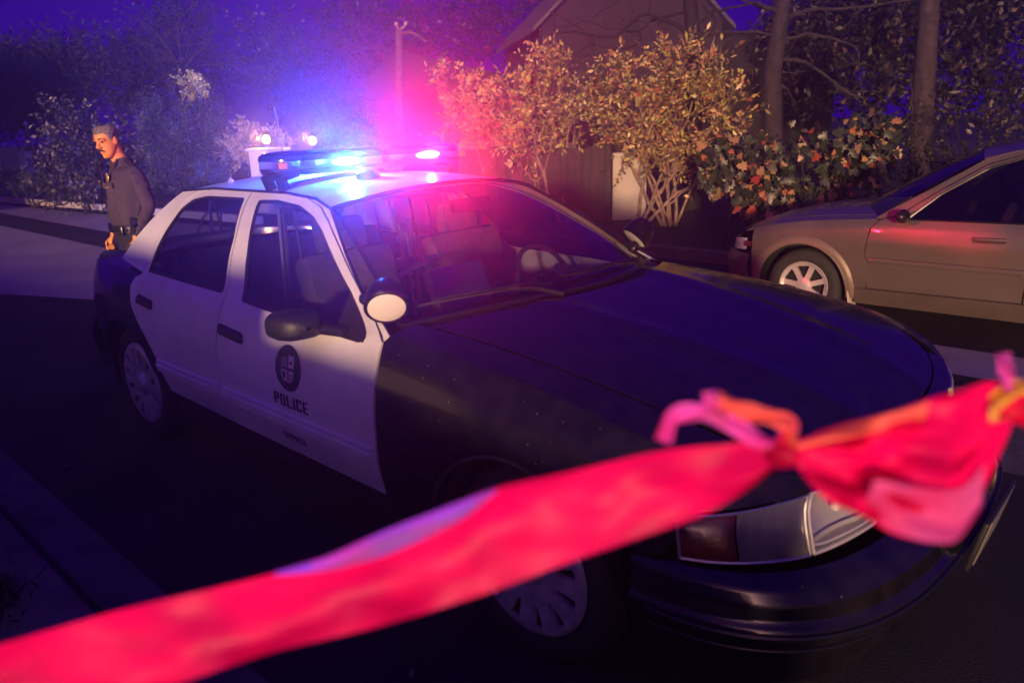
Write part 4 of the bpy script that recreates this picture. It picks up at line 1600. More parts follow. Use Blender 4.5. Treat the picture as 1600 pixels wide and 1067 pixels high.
def ringloft(mb, rings, n=24, c=Vector((0, 0, 0)), R=None, caps=True, e=1.0):
    vs_ = []
    for z, xf, xb, w in rings:
        cx, rx = (xf + xb) / 2, (xf - xb) / 2
        for k in range(n):
            a = 2 * PI * k / n
            ca, sa = math.cos(a), math.sin(a)
            p = Vector((cx + rx * math.copysign(abs(ca) ** e, ca), w * math.copysign(abs(sa) ** e, sa), z))
            vs_.append((R @ p if R is not None else p) + c)
    fs = [(i * n + k, i * n + (k + 1) % n, (i + 1) * n + (k + 1) % n, (i + 1) * n + k) for i in range(len(rings) - 1) for k in range(n)]
    if caps:
        fs += [tuple(range(n - 1, -1, -1)), tuple((len(rings) - 1) * n + k for k in range(n))]
    mb.add(vs_, fs)


def fuse(o, voxel, smooth=2):
    """One continuous skin over all the overlapping pieces."""
    md = o.modifiers.new('remesh', 'REMESH')
    md.mode = 'VOXEL'
    md.voxel_size = voxel
    md.use_smooth_shade = True
    if smooth:
        sm = o.modifiers.new('smooth', 'SMOOTH')
        sm.iterations = smooth
        sm.factor = .5
    dg = bpy.context.evaluated_depsgraph_get()
    me = bpy.data.meshes.new_from_object(o.evaluated_get(dg))
    o.modifiers.clear()
    o.data = me
    return o


HEAD = [(-.006, .074, .020, .022), (.006, .084, .004, .036), (.02, .088, -.015, .046), (.04, .088, -.035, .056), (.065, .088, -.055, .063), (.09, .087, -.072, .067),
        (.115, .086, -.085, .070), (.135, .089, -.092, .073), (.152, .093, -.096, .075), (.17, .090, -.097, .075), (.19, .080, -.092, .071), (.21, .060, -.076, .060), (.225, .034, -.05, .042), (.233, .0, -.02, .016)]
HR = Matrix.Rotation(math.radians(24), 3, 'Z') @ Matrix.Rotation(math.radians(17), 3, 'Y')
HC = Vector((.045, 0, 1.545))


def hp(x, y, z):
    return HC + HR @ Vector((x, y, z))


mb = MB()
ringloft(mb, HEAD, 28, HC, HR)
mb.tube([hp(.085, 0, .142), hp(.100, 0, .115), hp(.113, 0, .098), hp(.104, 0, .088)], [.011, .013, .016, .012], 10)
for s_ in (-1, 1):
    mb.ball(hp(.098, s_ * .012, .091), (.011, .010, .009), 6)
    mb.ball(hp(-.008, s_ * .076, .115), (.020, .010, .034), 8, R=HR)
    mb.tube([hp(.090, s_ * .012, .149), hp(.088, s_ * .035, .152), hp(.072, s_ * .058, .146)], [.009, .010, .008], 8)
mb.ball(hp(.088, 0, .058), (.013, .026, .007), 8, R=HR)
mb.ball(hp(.086, 0, .046), (.013, .022, .008), 8, R=HR)
mb.ball(hp(.076, 0, .012), (.018, .022, .016), 8)
mb.tube([hp(-.02, 0, .07), hp(-.025, 0, .0), Vector((.0, 0, 1.50)), Vector((-.02, 0, 1.44))], [.058, .058, .060, .075], 16)
ringloft(mb, [(.86, .08, -.10, .14), (1.0, .10, -.10, .14), (1.2, .11, -.10, .15), (1.34, .10, -.10, .16), (1.42, .06, -.09, .13), (1.47, .03, -.07, .07)], 20)
for s_ in (-1, 1):
    A = [Vector((-.01, s_ * .17, 1.40)), Vector((-.05, s_ * .235, 1.16)), Vector((-.045, s_ * .24, 1.12)), Vector((.06, s_ * .25, .92)), Vector((.075, s_ * .25, .895))]
    mb.tube(A, [.045, .038, .036, .027, .026], 12)
    mb.tube([Vector((.072, s_ * .25, .90)), Vector((.095, s_ * .252, .86)), Vector((.108, s_ * .252, .82))], [.026, .036, .034], 10, squash=.5)
    for f, (dx, ln) in enumerate(((-.030, .066), (-.011, .078), (.009, .084), (.028, .074))):
        b = Vector((.108 + dx * .9, s_ * .252, .822 + abs(dx) * .2))
        mb.tube([b, b + Vector((.008, -s_ * .004, -ln * .45)), b + Vector((.006, -s_ * .016, -ln * .8)), b + Vector((0, -s_ * .026, -ln))], [.0095, .009, .008, .006], 8)
    b = Vector((.125, s_ * .245, .865))
    mb.tube([b - Vector((.02, 0, 0)), b + Vector((.018, -s_ * .01, -.025)), b + Vector((.022, -s_ * .016, -.055))], [.012, .0105, .008], 8)
    mb.tube([Vector((-.01, s_ * .085, .92)), Vector((.01, s_ * .10, .50)), Vector((-.02, s_ * .11, .10)), Vector((-.02, s_ * .11, .04))], [.085, .058, .04, .04], 12)
    mb.tube([Vector((-.05, s_ * .11, .05)), Vector((.10, s_ * .12, .045)), Vector((.19, s_ * .125, .035))], [.04, .042, .03], 10)
body = fuse(mb.build('body', M['skin'], ofc), .0065, 2)
# hair


def ring_at(z, a, off):
    xs_ = [h[0] for h in HEAD]
    xf, xb, w = (interp(z, xs_, [h[i] for h in HEAD]) for i in (1, 2, 3))
    cx, rx = (xf + xb) / 2, (xf - xb) / 2
    return hp(cx + (rx + off) * math.cos(a), (w + off) * math.sin(a), z + off * .6)


def hairline(a):
    a = abs((a + PI) % (2 * PI) - PI)
    return interp(a, [0, .5, .95, 1.15, 1.45, 1.7, 2.2, PI], [.188, .192, .182, .145, .112, .135, .075, .055])


mb = MB()
mb.grid(lambda u, v: ring_at(hairline(2 * PI * u) + (.2325 - hairline(2 * PI * u)) * v, 2 * PI * u,
                             (.010 + .004 * math.sin(u * 61) * math.cos(v * 17)) * min(.85, .05 + v * 2.5) + (.006 * math.exp(-((u - .5) ** 2) * 0) * v * .4)), 72, 14, flip=False)
mb.build('hair', M['grey_hair'], ofc)
mb = MB()
mb.tube([hp(.090, -.034, .060), hp(.103, -.018, .070), hp(.108, 0, .072), hp(.103, .018, .070), hp(.090, .034, .060)], [.004, .0085, .009, .0085, .004], 8, squash=.8)
mb.build('moustache', M['dark_hair'], ofc)
mb = MB()
for s_ in (-1, 1):
    mb.tube([hp(.098, s_ * .014, .155), hp(.095, s_ * .035, .161), hp(.078, s_ * .058, .154)], [.003, .005, .003], 6)
mb.build('eyebrow', M['dark_hair'], ofc)
mb = MB()
for s_ in (-1, 1):
    mb.ball(hp(.0815, s_ * .031, .131), (.010, .013, .006), 8)
mb.build('eye', M['dark_hair'], ofc)
# shirt
mb = MB()
ringloft(mb, [(.96, .138, -.135, .182), (1.04, .150, -.130, .185), (1.16, .155, -.130, .195), (1.28, .158, -.142, .212), (1.36, .142, -.145, .222), (1.42, .105, -.130, .205),
              (1.46, .065, -.098, .140), (1.495, .052, -.086, .080), (1.515, .050, -.082, .068)], 28)
for s_ in (-1, 1):
    mb.tube([Vector((-.015, s_ * .165, 1.415)), Vector((-.02, s_ * .21, 1.38)), Vector((-.04, s_ * .238, 1.28)), Vector((-.06, s_ * .248, 1.15)), Vector((-.05, s_ * .25, 1.11)), Vector((.0, s_ * .252, 1.03)), Vector((.062, s_ * .252, .915))],
            [.062, .072, .070, .060, .058, .054, .042], 16)
sh = fuse(mb.build('shirt', M['shirt'], ofc), .011, 3)
tx = bpy.data.textures.new('folds', 'CLOUDS')
tx.noise_scale = .07
dm = sh.modifiers.new('folds', 'DISPLACE')
dm.texture = tx
dm.strength = .024
dm.mid_level = .5
mb = MB()       # collar, epaulettes, pocket flaps
mb.tube([Vector((.055 * math.cos(a) - .012, .066 * math.sin(a), 1.518 + .014 * math.cos(a + PI))) for a in np.linspace(.35, 2 * PI - .35, 20)], .012, 6, squash=1.0)
for s_ in (-1, 1):
    mb.box((.062, s_ * .045, 1.478), (.012, .055, .075), Matrix.Rotation(s_ * .5, 3, 'X') @ Matrix.Rotation(-.6, 3, 'Y'), bev=.004)
    mb.box((-.012, s_ * .150, 1.470), (.055, .13, .012), Matrix.Rotation(-s_ * .42, 3, 'X'), bev=.004)
    mb.box((.156, s_ * .085, 1.315), (.014, .105, .045), Matrix.Rotation(s_ * .35, 3, 'Z'), bev=.004)
mb.build('collar', M['shirt'], ofc)
mb = MB()
mb.box((.160, 0, 1.30), (.012, .055, .36), Matrix.Rotation(math.radians(4), 3, 'Y'), bev=.004)
mb.build('necktie', M['leather'], ofc)
mb = MB()
mb.ball((.148, .085, 1.375), (.008, .027, .034), 8)
mb.box((.150, .085, 1.405), (.008, .02, .018), bev=.003)
mb.build('badge', M['gold'], ofc)
mb = MB()
mb.box((.160, -.08, 1.345), (.006, .055, .012), bev=.002)
mb.box((.160, .085, 1.300), (.008, .05, .010), Matrix.Rotation(.35, 3, 'Z'), bev=.002)
mb.build('name_tag', M['gold'], ofc)
mb = MB()
ringloft(mb, [(.78, .10, -.13, .165), (.86, .135, -.142, .186), (.97, .142, -.142, .190)], 28)
for s_ in (-1, 1):
    mb.tube([Vector((-.01, s_ * .085, .86)), Vector((.005, s_ * .095, .60)), Vector((.012, s_ * .10, .48)), Vector((-.02, s_ * .11, .12)), Vector((-.015, s_ * .112, .07))], [.108, .085, .076, .066, .066], 16)
fuse(mb.build('trousers', M['trousers'], ofc), .012, 3)
mb = MB()
for s_ in (-1, 1):
    mb.tube([Vector((-.08, s_ * .112, .05)), Vector((-.02, s_ * .112, .065)), Vector((.10, s_ * .12, .055)), Vector((.20, s_ * .126, .035)), Vector((.23, s_ * .127, .03))], [.042, .052, .05, .038, .02], 12)
mb.build('shoes', M['leather'], ofc)
mb = MB()
n_ = 40
rg = [(.935, .152, -.152, .202), (.942, .160, -.158, .208), (.990, .160, -.158, .208), (.997, .152, -.152, .202)]
ringloft(mb, rg, n_, caps=False)
mb.box((.162, 0, .965), (.012, .06, .05), bev=.004)
for a, s_, h in ((1.2, .05, .09), (1.9, .06, .10), (-1.0, .05, .08), (.7, .035, .07), (-1.7, .06, .16)):
    p = Vector((.172 * math.cos(a) - .003, .222 * math.sin(a), .960))
    mb.box(p, (.045, s_, h), Matrix.Rotation(a, 3, 'Z'), bev=.008)
belt = mb.build('belt', M['leather'], ofc)
mb = MB()
mb.box((.065, .245, 1.00), (.045, .07, .13), Matrix.Rotation(-.15, 3, 'Y'), bev=.01)
mb.tube([(.045, .262, 1.06), (.005, .262, 1.16)], [.007, .005], 6)
mb.build('radio', M['black_plastic'], belt)
mb = MB()
mb.box((.07, .287, 1.01), (.03, .01, .03), bev=.003)
mb.box((.10, .20, .965), (.02, .03, .02), bev=.003)
mb.ball((-.03, .21, .95), .012, 6)
mb.build('buckles', M['chrome'], belt)

# ------------------------------------------------------------------ vegetation
OVAL = (np.array([[0, 0, 0], [.5, .5, .10], [1, 0, 0], [.5, -.5, .10]]), [(0, 1, 2), (0, 2, 3)])
_m = [(0, 0), (.10, .22), (-.05, .45), (.28, .36), (.42, .58), (.52, .26), (.74, .30), (1, 0), (.74, -.30), (.52, -.26), (.42, -.58), (.28, -.36), (-.05, -.45), (.10, -.22)]
MAPLE = (np.array([[.32, 0, .03]] + [[a, b, -.12 * abs(b)] for a, b in _m]), [(0, i + 1, (i + 1) % 14 + 1) for i in range(14)])


def leaves(name, P, T, N, ln, wd, mat, parent, tpl=OVAL):
    """P positions, T directions, N normals (n x 3), ln / wd leaf length and width."""
    n = len(P)
    T = T / np.linalg.norm(T, axis=1, keepdims=True)
    B = np.cross(N, T)
    B /= np.linalg.norm(B, axis=1, keepdims=True) + 1e-9
    N2 = np.cross(T, B)
    tv, tf = tpl
    k = len(tv)
    V = P[:, None, :] + T[:, None, :] * (tv[None, :, 0:1] * ln[:, None, None]) + B[:, None, :] * (tv[None, :, 1:2] * wd[:, None, None]) + N2[:, None, :] * (tv[None, :, 2:3] * wd[:, None, None])
    V = V.reshape(-1, 3)
    F = (np.array(tf)[None] + (np.arange(n) * k)[:, None, None]).reshape(-1, 3)
    me = bpy.data.meshes.new(name)
    me.vertices.add(len(V))
    me.vertices.foreach_set('co', V.ravel())
    me.loops.add(F.size)
    me.loops.foreach_set('vertex_index', F.ravel().astype(np.int32))
    me.polygons.add(len(F))
    me.polygons.foreach_set('loop_start', np.arange(0, F.size, 3, dtype=np.int32))
    me.update(calc_edges=True)
    me.materials.append(mat)
    o = bpy.data.objects.new(name, me)
    COL.objects.link(o)
    if parent is not None:
        o.parent = parent
    return o


def unit(n):
    d = rng.normal(size=(n, 3))
    return d / np.linalg.norm(d, axis=1, keepdims=True)


def sprays(centers, radii, n_tw, n_lf, tw_len, up=.5, shell=.55, spread=.9, curl=.25, facing=None):
    """Leafy twigs scattered through a union of ellipsoids; returns leaf arrays and twig polylines."""
    P, T, N, tw = [], [], [], []
    cs = np.array(centers)
    rs = np.array(radii)
    vol = np.cbrt(rs.prod(1)) ** 2
    pick = rng.choice(len(cs), n_tw, p=vol / vol.sum())
    d = unit(n_tw)
    rad = shell + (1 - shell) * rng.random(n_tw)
    base = cs[pick] + d * rs[pick] * rad[:, None]
    dirs = d * spread + np.array([0, 0, up]) + rng.normal(size=(n_tw, 3)) * .45
    dirs /= np.linalg.norm(dirs, axis=1, keepdims=True)
    for i in range(n_tw):
        L = tw_len * (.6 + .8 * rng.random())
        b, t = base[i], dirs[i]
        side = np.cross(t, rng.normal(size=3))
        side /= np.linalg.norm(side)
        nrm = np.cross(side, t)
        bend = rng.normal(size=3) * curl
        k = max(3, int(n_lf * (.7 + .6 * rng.random())))
        s = (np.arange(k) + .5) / k
        pts = b + t * (s * L)[:, None] + bend * (s * s * L * .5)[:, None]
        sg = np.where(np.arange(k) % 2, 1.0, -1.0)[:, None]
        ld = t * .65 + side * sg * .85 + rng.normal(size=(k, 3)) * .25
        P.append(pts)
        T.append(ld)
        N.append(nrm + rng.normal(size=(k, 3)) * .45)
        tw.append((b, b + t * L + bend * L * .5))
    return np.concatenate(P), np.concatenate(T), np.concatenate(N), tw


def twig_mesh(mb, tw, r):
    for a, b in tw:
        mb.tube([Vector(a), Vector(b)], [r, r * .5], 3, caps=False)


def limb(mb, a, b, r0, r1, wob=.06, n=7, sides=7, seed=None):
    a, b = Vector(a), Vector(b)
    L = (b - a).length
    pts = []
    off = Vector((0, 0, 0))
    for i in range(n + 1):
        t = i / n
        if 0 < i < n:
            off = off * .6 + Vector(tuple(rng.normal(size=3))) * wob * L * .35
        pts.append(a.lerp(b, t) + off * (1 if i < n else .3))
    mb.tube(pts, [r0 + (r1 - r0) * i / n for i in range(n + 1)], sides)
    return pts


def twigs_from(mb, a, d, L, r, depth, spread=.6, droop=0.0):
    """Recursive bare branch."""
    d = d.normalized()
    pts = [a]
    n = 5
    for i in range(n):
        d = (d + Vector(tuple(rng.normal(size=3))) * .22 + Vector((0, 0, -droop))).normalized()
        pts.append(pts[-1] + d * L / n)
    mb.tube(pts, [r * (1 - .55 * i / n) for i in range(n + 1)], 6 if r > .012 else 4, caps=False)
    if depth > 0:
        for i in range(2 + (depth > 1)):
            k = 2 + int(rng.integers(0, n - 1))
            dd = (d + Vector(tuple(rng.normal(size=3))) * spread).normalized()
            twigs_from(mb, pts[k], dd, L * (.5 + .3 * rng.random()), r * .55, depth - 1, spread, droop)


M['myrtle_leaf'] = leaf_mat('myrtle_leaf', [(.05, .05, .02), (.52, .48, .11), (.08, .08, .03), (.60, .50, .16), (.04, .04, .02), (.42, .42, .09), (.55, .32, .16), (.66, .58, .18)], .40, .08, .6)
M['myrtle_red'] = leaf_mat('myrtle_red', [(.05, .04, .02), (.52, .47, .11), (.60, .34, .14), (.04, .03, .02), (.56, .48, .15), (.52, .16, .09), (.08, .07, .03), (.64, .50, .16)], .40, .08, .6)
M['maple_leaf'] = leaf_mat('maple_leaf', [(.016, .03, .012), (.03, .045, .018), (.02, .03, .015), (.045, .06, .03), (.012, .02, .01), (.035, .05, .02), (.02, .03, .015), (.05, .07, .035), (.02, .025, .015), (.06, .06, .035), (.03, .04, .02), (.34, .21, .11), (.42, .23, .09), (.36, .045, .03)], .4, .15, .5)
M['hedge_leaf'] = leaf_mat('hedge_leaf', [(.012, .016, .009), (.022, .022, .014), (.016, .02, .01), (.022, .022, .014), (.14, .10, .07)], .45, .1, .4)
M['conifer_leaf'] = leaf_mat('conifer_leaf', [(.010, .013, .018), (.020, .026, .034), (.014, .018, .024)], .6, .15, .3)
M['spike_leaf'] = leaf_mat('spike_leaf', [(.016, .024, .028), (.042, .056, .064), (.024, .032, .038), (.085, .10, .11)], .5, .15, .4)
M['round_leaf'] = leaf_mat('round_leaf', [(.014, .018, .018), (.042, .042, .042), (.02, .024, .026), (.18, .15, .13)], .45, .15, .5)
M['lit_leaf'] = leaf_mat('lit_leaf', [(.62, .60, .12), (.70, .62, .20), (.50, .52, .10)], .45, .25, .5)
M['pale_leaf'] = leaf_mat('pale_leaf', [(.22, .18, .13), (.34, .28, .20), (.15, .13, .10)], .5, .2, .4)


def npv(v):
    return np.array(tuple(v))


def ell(u, v, d, ru, rv, rd):
    """Ellipsoid that spans ru x rv photo pixels at depth d, rd metres deep (axes roughly x/y/z)."""
    s = d / 1184.44
    c = npv(view(u, v, d))
    return c, np.array([max(ru * s * .8, rd * .7), max(ru * s * .8, rd * .7), rv * s])


def ground_at(u, d):
    """Point of the ground below photo column u at depth d."""
    p = view(u, 300, d)
    return Vector((p.x, p.y, -.05))


def myrtle(u, vbase, d, blobs, nstem, n_tw, mat, label, lf=(.105, .050), side_stems=None):
    base = ground_at(u, d)
    root = empty('flowering_shrub', base, 0, label, 'shrub', 'multi-stemmed shrubs behind the police car')
    cs, rs = zip(*[ell(*b) for b in blobs])
    P, T, N, tw = sprays(cs, rs, n_tw, 10, .34, up=.35, shell=.35, spread=.8)
    loc = npv(base)
    n = len(P)
    leaves('crown', P - loc, T, N, rng.uniform(lf[0] * .4, lf[0] * 1.5, n), rng.uniform(lf[1] * .5, lf[1] * 1.4, n), mat, root)
    mb = MB()
    for k in range(nstem):
        tgt = cs[k % len(cs)] + rng.normal(size=3) * rs[k % len(cs)] * .5 - loc
        a = Vector((rng.normal() * .10, rng.normal() * .10, 0))
        if side_stems and k % 3 == 0:
            a = a * .6 + ground_at(side_stems, d - .25) - base
        mid = Vector(a).lerp(Vector(tgt), .5) + Vector((rng.normal() * .08, rng.normal() * .08, .12))
        r = .022 + .012 * rng.random()
        p1 = limb(mb, a, mid, r, r * .7, .05, 5)
        limb(mb, p1[-1], Vector(tgt), r * .7, r * .25, .07, 6)
        for q in range(2):
            t2 = cs[(k + q) % len(cs)] + rng.normal(size=3) * rs[(k + q) % len(cs)] * .6 - loc
            limb(mb, p1[3 + q % 2], Vector(t2), r * .5, r * .15, .08, 6, 5)
    twig_mesh(mb, [(a - loc, b - loc) for a, b in tw[::2]], .004)
    mb.build('trunk', M['bark_pale'], root)
    return root


myrtle(1045, 345, 12.6, [(1060, 165, 12.7, 80, 75, .7), (990, 190, 12.6, 65, 60, .6), (1130, 190, 12.6, 55, 70, .6), (1070, 110, 12.8, 75, 45, .6), (960, 150, 12.9, 50, 55, .5), (1030, 245, 12.5, 70, 30, .5), (1110, 250, 12.4, 45, 30, .4)],
       11, 500, M['myrtle_red'], 'tallest shrub, red and gold leaves over a fan of pale stems, beside the white pier', side_stems=1002)
myrtle(880, 345, 13.4, [(860, 150, 13.6, 65, 60, .6), (800, 175, 13.5, 60, 50, .5), (900, 190, 13.3, 55, 55, .5), (850, 110, 13.8, 45, 35, .5), (830, 225, 13.4, 70, 28, .5)],
       8, 330, M['myrtle_leaf'], 'yellow-green shrub on thin pale stems in front of the dark wooden fence')
myrtle(770, 335, 14.2, [(740, 165, 14.4, 45, 45, .5), (720, 200, 14.2, 40, 40, .4), (770, 210, 14.2, 50, 35, .4), (700, 130, 14.6, 28, 30, .4)],
       6, 190, M['myrtle_leaf'], 'smallest pale-stemmed shrub, glowing pink beside the red roof light')

# leafy hedge with big lobed leaves behind the wagon
b0 = ground_at(1270, 9.4)
hd = empty('maple_hedge', b0, 0, 'hedge of large lobed leaves, dark green with orange and red ones, behind the wagon hood', 'hedge')
cs, rs = zip(*[ell(*b) for b in [(1180, 265, 9.4, 70, 60, .4), (1260, 265, 9.4, 75, 75, .4), (1340, 255, 9.3, 65, 75, .4), (1220, 320, 9.3, 80, 35, .4), (1310, 320, 9.2, 90, 35, .4), (1130, 260, 9.7, 40, 50, .4), (1370, 230, 9.4, 35, 50, .35)]])
n = 1700
pick = rng.integers(0, len(cs), n)
d = unit(n)
P = np.array(cs)[pick] + d * np.array(rs)[pick] * (.55 + .5 * rng.random(n))[:, None]
face = -npv(FWD)
T = rng.normal(size=(n, 3)) * .6 + np.array([0, 0, -.55]) + d * .3
N = face[None] * .9 + d * .5 + rng.normal(size=(n, 3)) * .4
sz = rng.uniform(.07, .15, n)
leaves('crown', P - npv(b0), T, N, sz, sz * rng.uniform(.8, 1.0, n), M['maple_leaf'], hd, MAPLE)
mb = MB()
for k in range(9):
    c = Vector(cs[k % len(cs)]) - b0
    a = Vector((c.x * .8 + rng.normal() * .1, c.y * .8, 0))
    limb(mb, a, c + Vector((rng.normal() * .3, rng.normal() * .1, .3)), .016, .006, .06, 6, 5)
for k in range(40):
    a = P[rng.integers(0, n)] - npv(b0)
    b = a + rng.normal(size=3) * .18
    mb.tube([Vector(a), Vector(b)], [.005, .003], 4, caps=False)
mb.build('trunk', M['bark_grey'], hd)

b0 = ground_at(1500, 10.2)
hd = empty('dark_hedge', b0, 0, 'dark small-leaved hedge rising above the roof of the silver wagon', 'hedge')
cs, rs = zip(*[ell(*b) for b in [(1430, 245, 10.2, 60, 60, .5), (1510, 225, 10.2, 60, 65, .5), (1580, 200, 10.2, 60, 70, .5), (1660, 200, 10.2, 60, 80, .5), (1480, 300, 10, 120, 60, .5), (1600, 300, 10, 120, 60, .5)]])
P, T, N, tw = sprays(cs, rs, 620, 9, .22, up=.3, shell=.6)
n = len(P)
leaves('crown', P - npv(b0), T, N, rng.uniform(.03, .07, n), rng.uniform(.018, .04, n), M['hedge_leaf'], hd)
mb = MB()
for k in range(8):
    c = Vector(cs[k % len(cs)]) - b0
    limb(mb, Vector((c.x * .9, c.y * .9, 0)), c, .02, .008, .05, 6, 5)
twig_mesh(mb, [(a - npv(b0), b - npv(b0)) for a, b in tw[::2]], .003)
mb.build('trunk', M['bark_dark'], hd)


def bush(name, u, d, blobs, n_tw, n_lf, tl, lf, mat, label, cat, up=.9, group=None, shell=.5, bark='bark_dark', stems=5, spread=.6):
    b0 = ground_at(u, d)
    root = empty(name, b0, 0, label, cat, group)
    cs, rs = zip(*[ell(*b) for b in blobs])
    P, T, N, tw = sprays(cs, rs, n_tw, n_lf, tl, up=up, shell=shell, spread=spread)
    n = len(P)
    leaves('crown', P - npv(b0), T, N, rng.uniform(lf[0] * .7, lf[0] * 1.3, n), rng.uniform(lf[1] * .7, lf[1] * 1.3, n), mat, root)
    mb = MB()
    for k in range(stems):
        c = Vector(cs[k % len(cs)]) - b0
        limb(mb, Vector((rng.normal() * .15, rng.normal() * .15, 0)), c, .05 if cat == 'tree' else .025, .012, .05, 7, 6)
    twig_mesh(mb, [(a - npv(b0), b - npv(b0)) for a, b in tw[::3]], .004)
    mb.build('trunk', M[bark], root)
    return root


GL = 'dark shrubs and trees beyond the driveway'
bush('conifer_tree', 60, 25, [(25, 130, 25, 70, 55, 1.2), (95, 130, 25, 60, 55, 1.2), (60, 175, 25, 90, 55, 1.2), (0, 180, 25, 60, 60, 1.2), (120, 110, 25.5, 40, 35, .8)], 900, 12, .8, (.28, .05), M['conifer_leaf'],
     'feathery dark conifer standing over the stone post at the far edge of the driveway', 'tree', 1.2, GL, .3)
bush('leafy_tree', 240, 22, [(210, 110, 22, 75, 50, 1.2), (270, 75, 22.5, 60, 50, 1.2), (320, 120, 22, 50, 60, 1.0), (160, 140, 22, 55, 45, 1.0), (245, 150, 22, 100, 50, 1.2), (290, 35, 23, 45, 30, .9)], 900, 10, .7, (.16, .05), M['conifer_leaf'],
     'tall dim tree with loose airy crown above and behind the officer', 'tree', .6, GL, .3)
bush('round_shrub', 130, 18, [(125, 235, 18, 55, 50, .7), (105, 205, 18.3, 40, 35, .6), (160, 270, 17.8, 45, 40, .6), (110, 280, 17.8, 50, 35, .6), (200, 250, 18.2, 40, 60, .6)], 560, 9, .4, (.12, .06), M['round_leaf'],
     'broad-leaved shrub just behind the officer, dotted with pale leaves', 'shrub', .4, GL, .4)
bush('spiky_shrub', 290, 17, [(250, 230, 17, 40, 60, .6), (300, 220, 17, 45, 60, .6), (340, 235, 17, 35, 50, .5), (280, 270, 16.8, 70, 40, .6), (240, 190, 17.3, 30, 30, .5), (325, 190, 17.2, 30, 25, .5)], 640, 16, .42, (.10, .018), M['spike_leaf'],
     'upright spiky shrub between the officer and the lamp piers', 'shrub', 1.5, GL, .35, spread=.35)
bush('low_shrub', 60, 20, [(40, 295, 20, 45, 14, .5), (110, 300, 19.5, 50, 14, .5), (10, 285, 20.5, 30, 18, .5), (150, 305, 18.5, 40, 14, .4)], 260, 12, .35, (.12, .022), M['spike_leaf'],
     'low spiky ground shrub along the kerb below the stone post', 'shrub', .9, GL, .3)
bush('low_shrub', 325, 13.5, [(325, 275, 13.5, 22, 14, .3), (345, 283, 13.5, 18, 12, .3)], 90, 14, .22, (.07, .014), M['spike_leaf'],
     'small spiky tuft right behind the rear roof of the police car', 'shrub', 1.2, GL, .3)
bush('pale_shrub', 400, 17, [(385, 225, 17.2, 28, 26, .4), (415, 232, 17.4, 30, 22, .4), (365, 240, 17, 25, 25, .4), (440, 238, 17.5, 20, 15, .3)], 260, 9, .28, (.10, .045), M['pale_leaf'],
     'pale bush lit up around the first pier lamp', 'shrub', .5, GL, .3)
bush('pale_shrub', 540, 18, [(525, 222, 18, 25, 16, .4), (560, 222, 18, 25, 15, .4), (590, 226, 18, 25, 12, .4)], 120, 9, .3, (.10, .035), M['spike_leaf'],
     'thin dim shrub just right of the second pier lamp', 'shrub', 1.2, GL, .3)

# pale trunk with a lit tuft, upper left
b0 = ground_at(286, 20)
root = empty('slim_tree', b0, 0, 'slim bare-topped tree with one bright yellow-green tuft on its pale trunk', 'tree')
mb = MB()
p0, p1, p2 = Vector((0, 0, 0)), view(288, 150, 20) - b0, view(284, 112, 20) - b0
mb.tube([p0, p0.lerp(p1, .5) + Vector((.06, .03, 0)), p1, p2], [.13, .11, .10, .09], 9)
for k in range(9):
    twigs_from(mb, p2, Vector((rng.normal() * .9, rng.normal() * .5, .9)), 1.5, .035, 2, .6)
e1 = view(330, 152, 20) - b0
mb.tube([p1, p1.lerp(e1, .5) + Vector((0, 0, -.08)), e1], [.05, .04, .025], 6)
mb.build('trunk', M['bark_dark'], root)
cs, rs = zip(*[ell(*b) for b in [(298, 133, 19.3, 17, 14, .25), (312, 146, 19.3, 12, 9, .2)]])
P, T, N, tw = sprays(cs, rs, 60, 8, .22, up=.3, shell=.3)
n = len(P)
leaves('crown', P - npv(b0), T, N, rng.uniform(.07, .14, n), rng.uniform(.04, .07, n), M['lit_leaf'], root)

# bare trees at the top
def bare_tree(name, path, radii, d, bark, label, branches, extra=0):
    b0 = ground_at(path[0][0], d)
    root = empty(name, b0, 0, label, 'tree', 'bare trees beyond the shrubs')
    mb = MB()
    pts = [Vector((0, 0, 0))] + [view(u, v, d) - b0 for u, v in path]
    mb.tube(pts, [radii[0] * 1.15] + list(radii), 12)
    mb.build('trunk', M[bark], root)
    mb2 = MB()
    for br in branches:
        *bp, r0, dd = br
        bpts = [view(u, v, d + dd * i / max(1, len(bp) - 1)) - b0 for i, (u, v) in enumerate(bp)]
        # smooth the polyline
        sm = []
        for i in range(len(bpts) - 1):
            a0, a1, a2, a3 = bpts[max(i - 1, 0)], bpts[i], bpts[i + 1], bpts[min(i + 2, len(bpts) - 1)]
            for t in (0, .33, .66):
                sm.append(.5 * ((2 * a1) + (a2 - a0) * t + (2 * a0 - 5 * a1 + 4 * a2 - a3) * t * t + (3 * a1 - a0 - 3 * a2 + a3) * t ** 3) + Vector(tuple(rng.normal(size=3))) * .012)
        sm.append(bpts[-1])
        k = len(sm)
        mb2.tube(sm, [r0 * (1 - .7 * i / k) for i in range(k)], 6, caps=False)
        for q in range(2, k, 3):
            twigs_from(mb2, sm[q], Vector((rng.normal(), rng.normal() * .6, rng.normal() * .8 - .1)), .25 + .35 * rng.random(), r0 * .28, 1, .6)
    mb2.build('branches', M[bark], root)
    return root


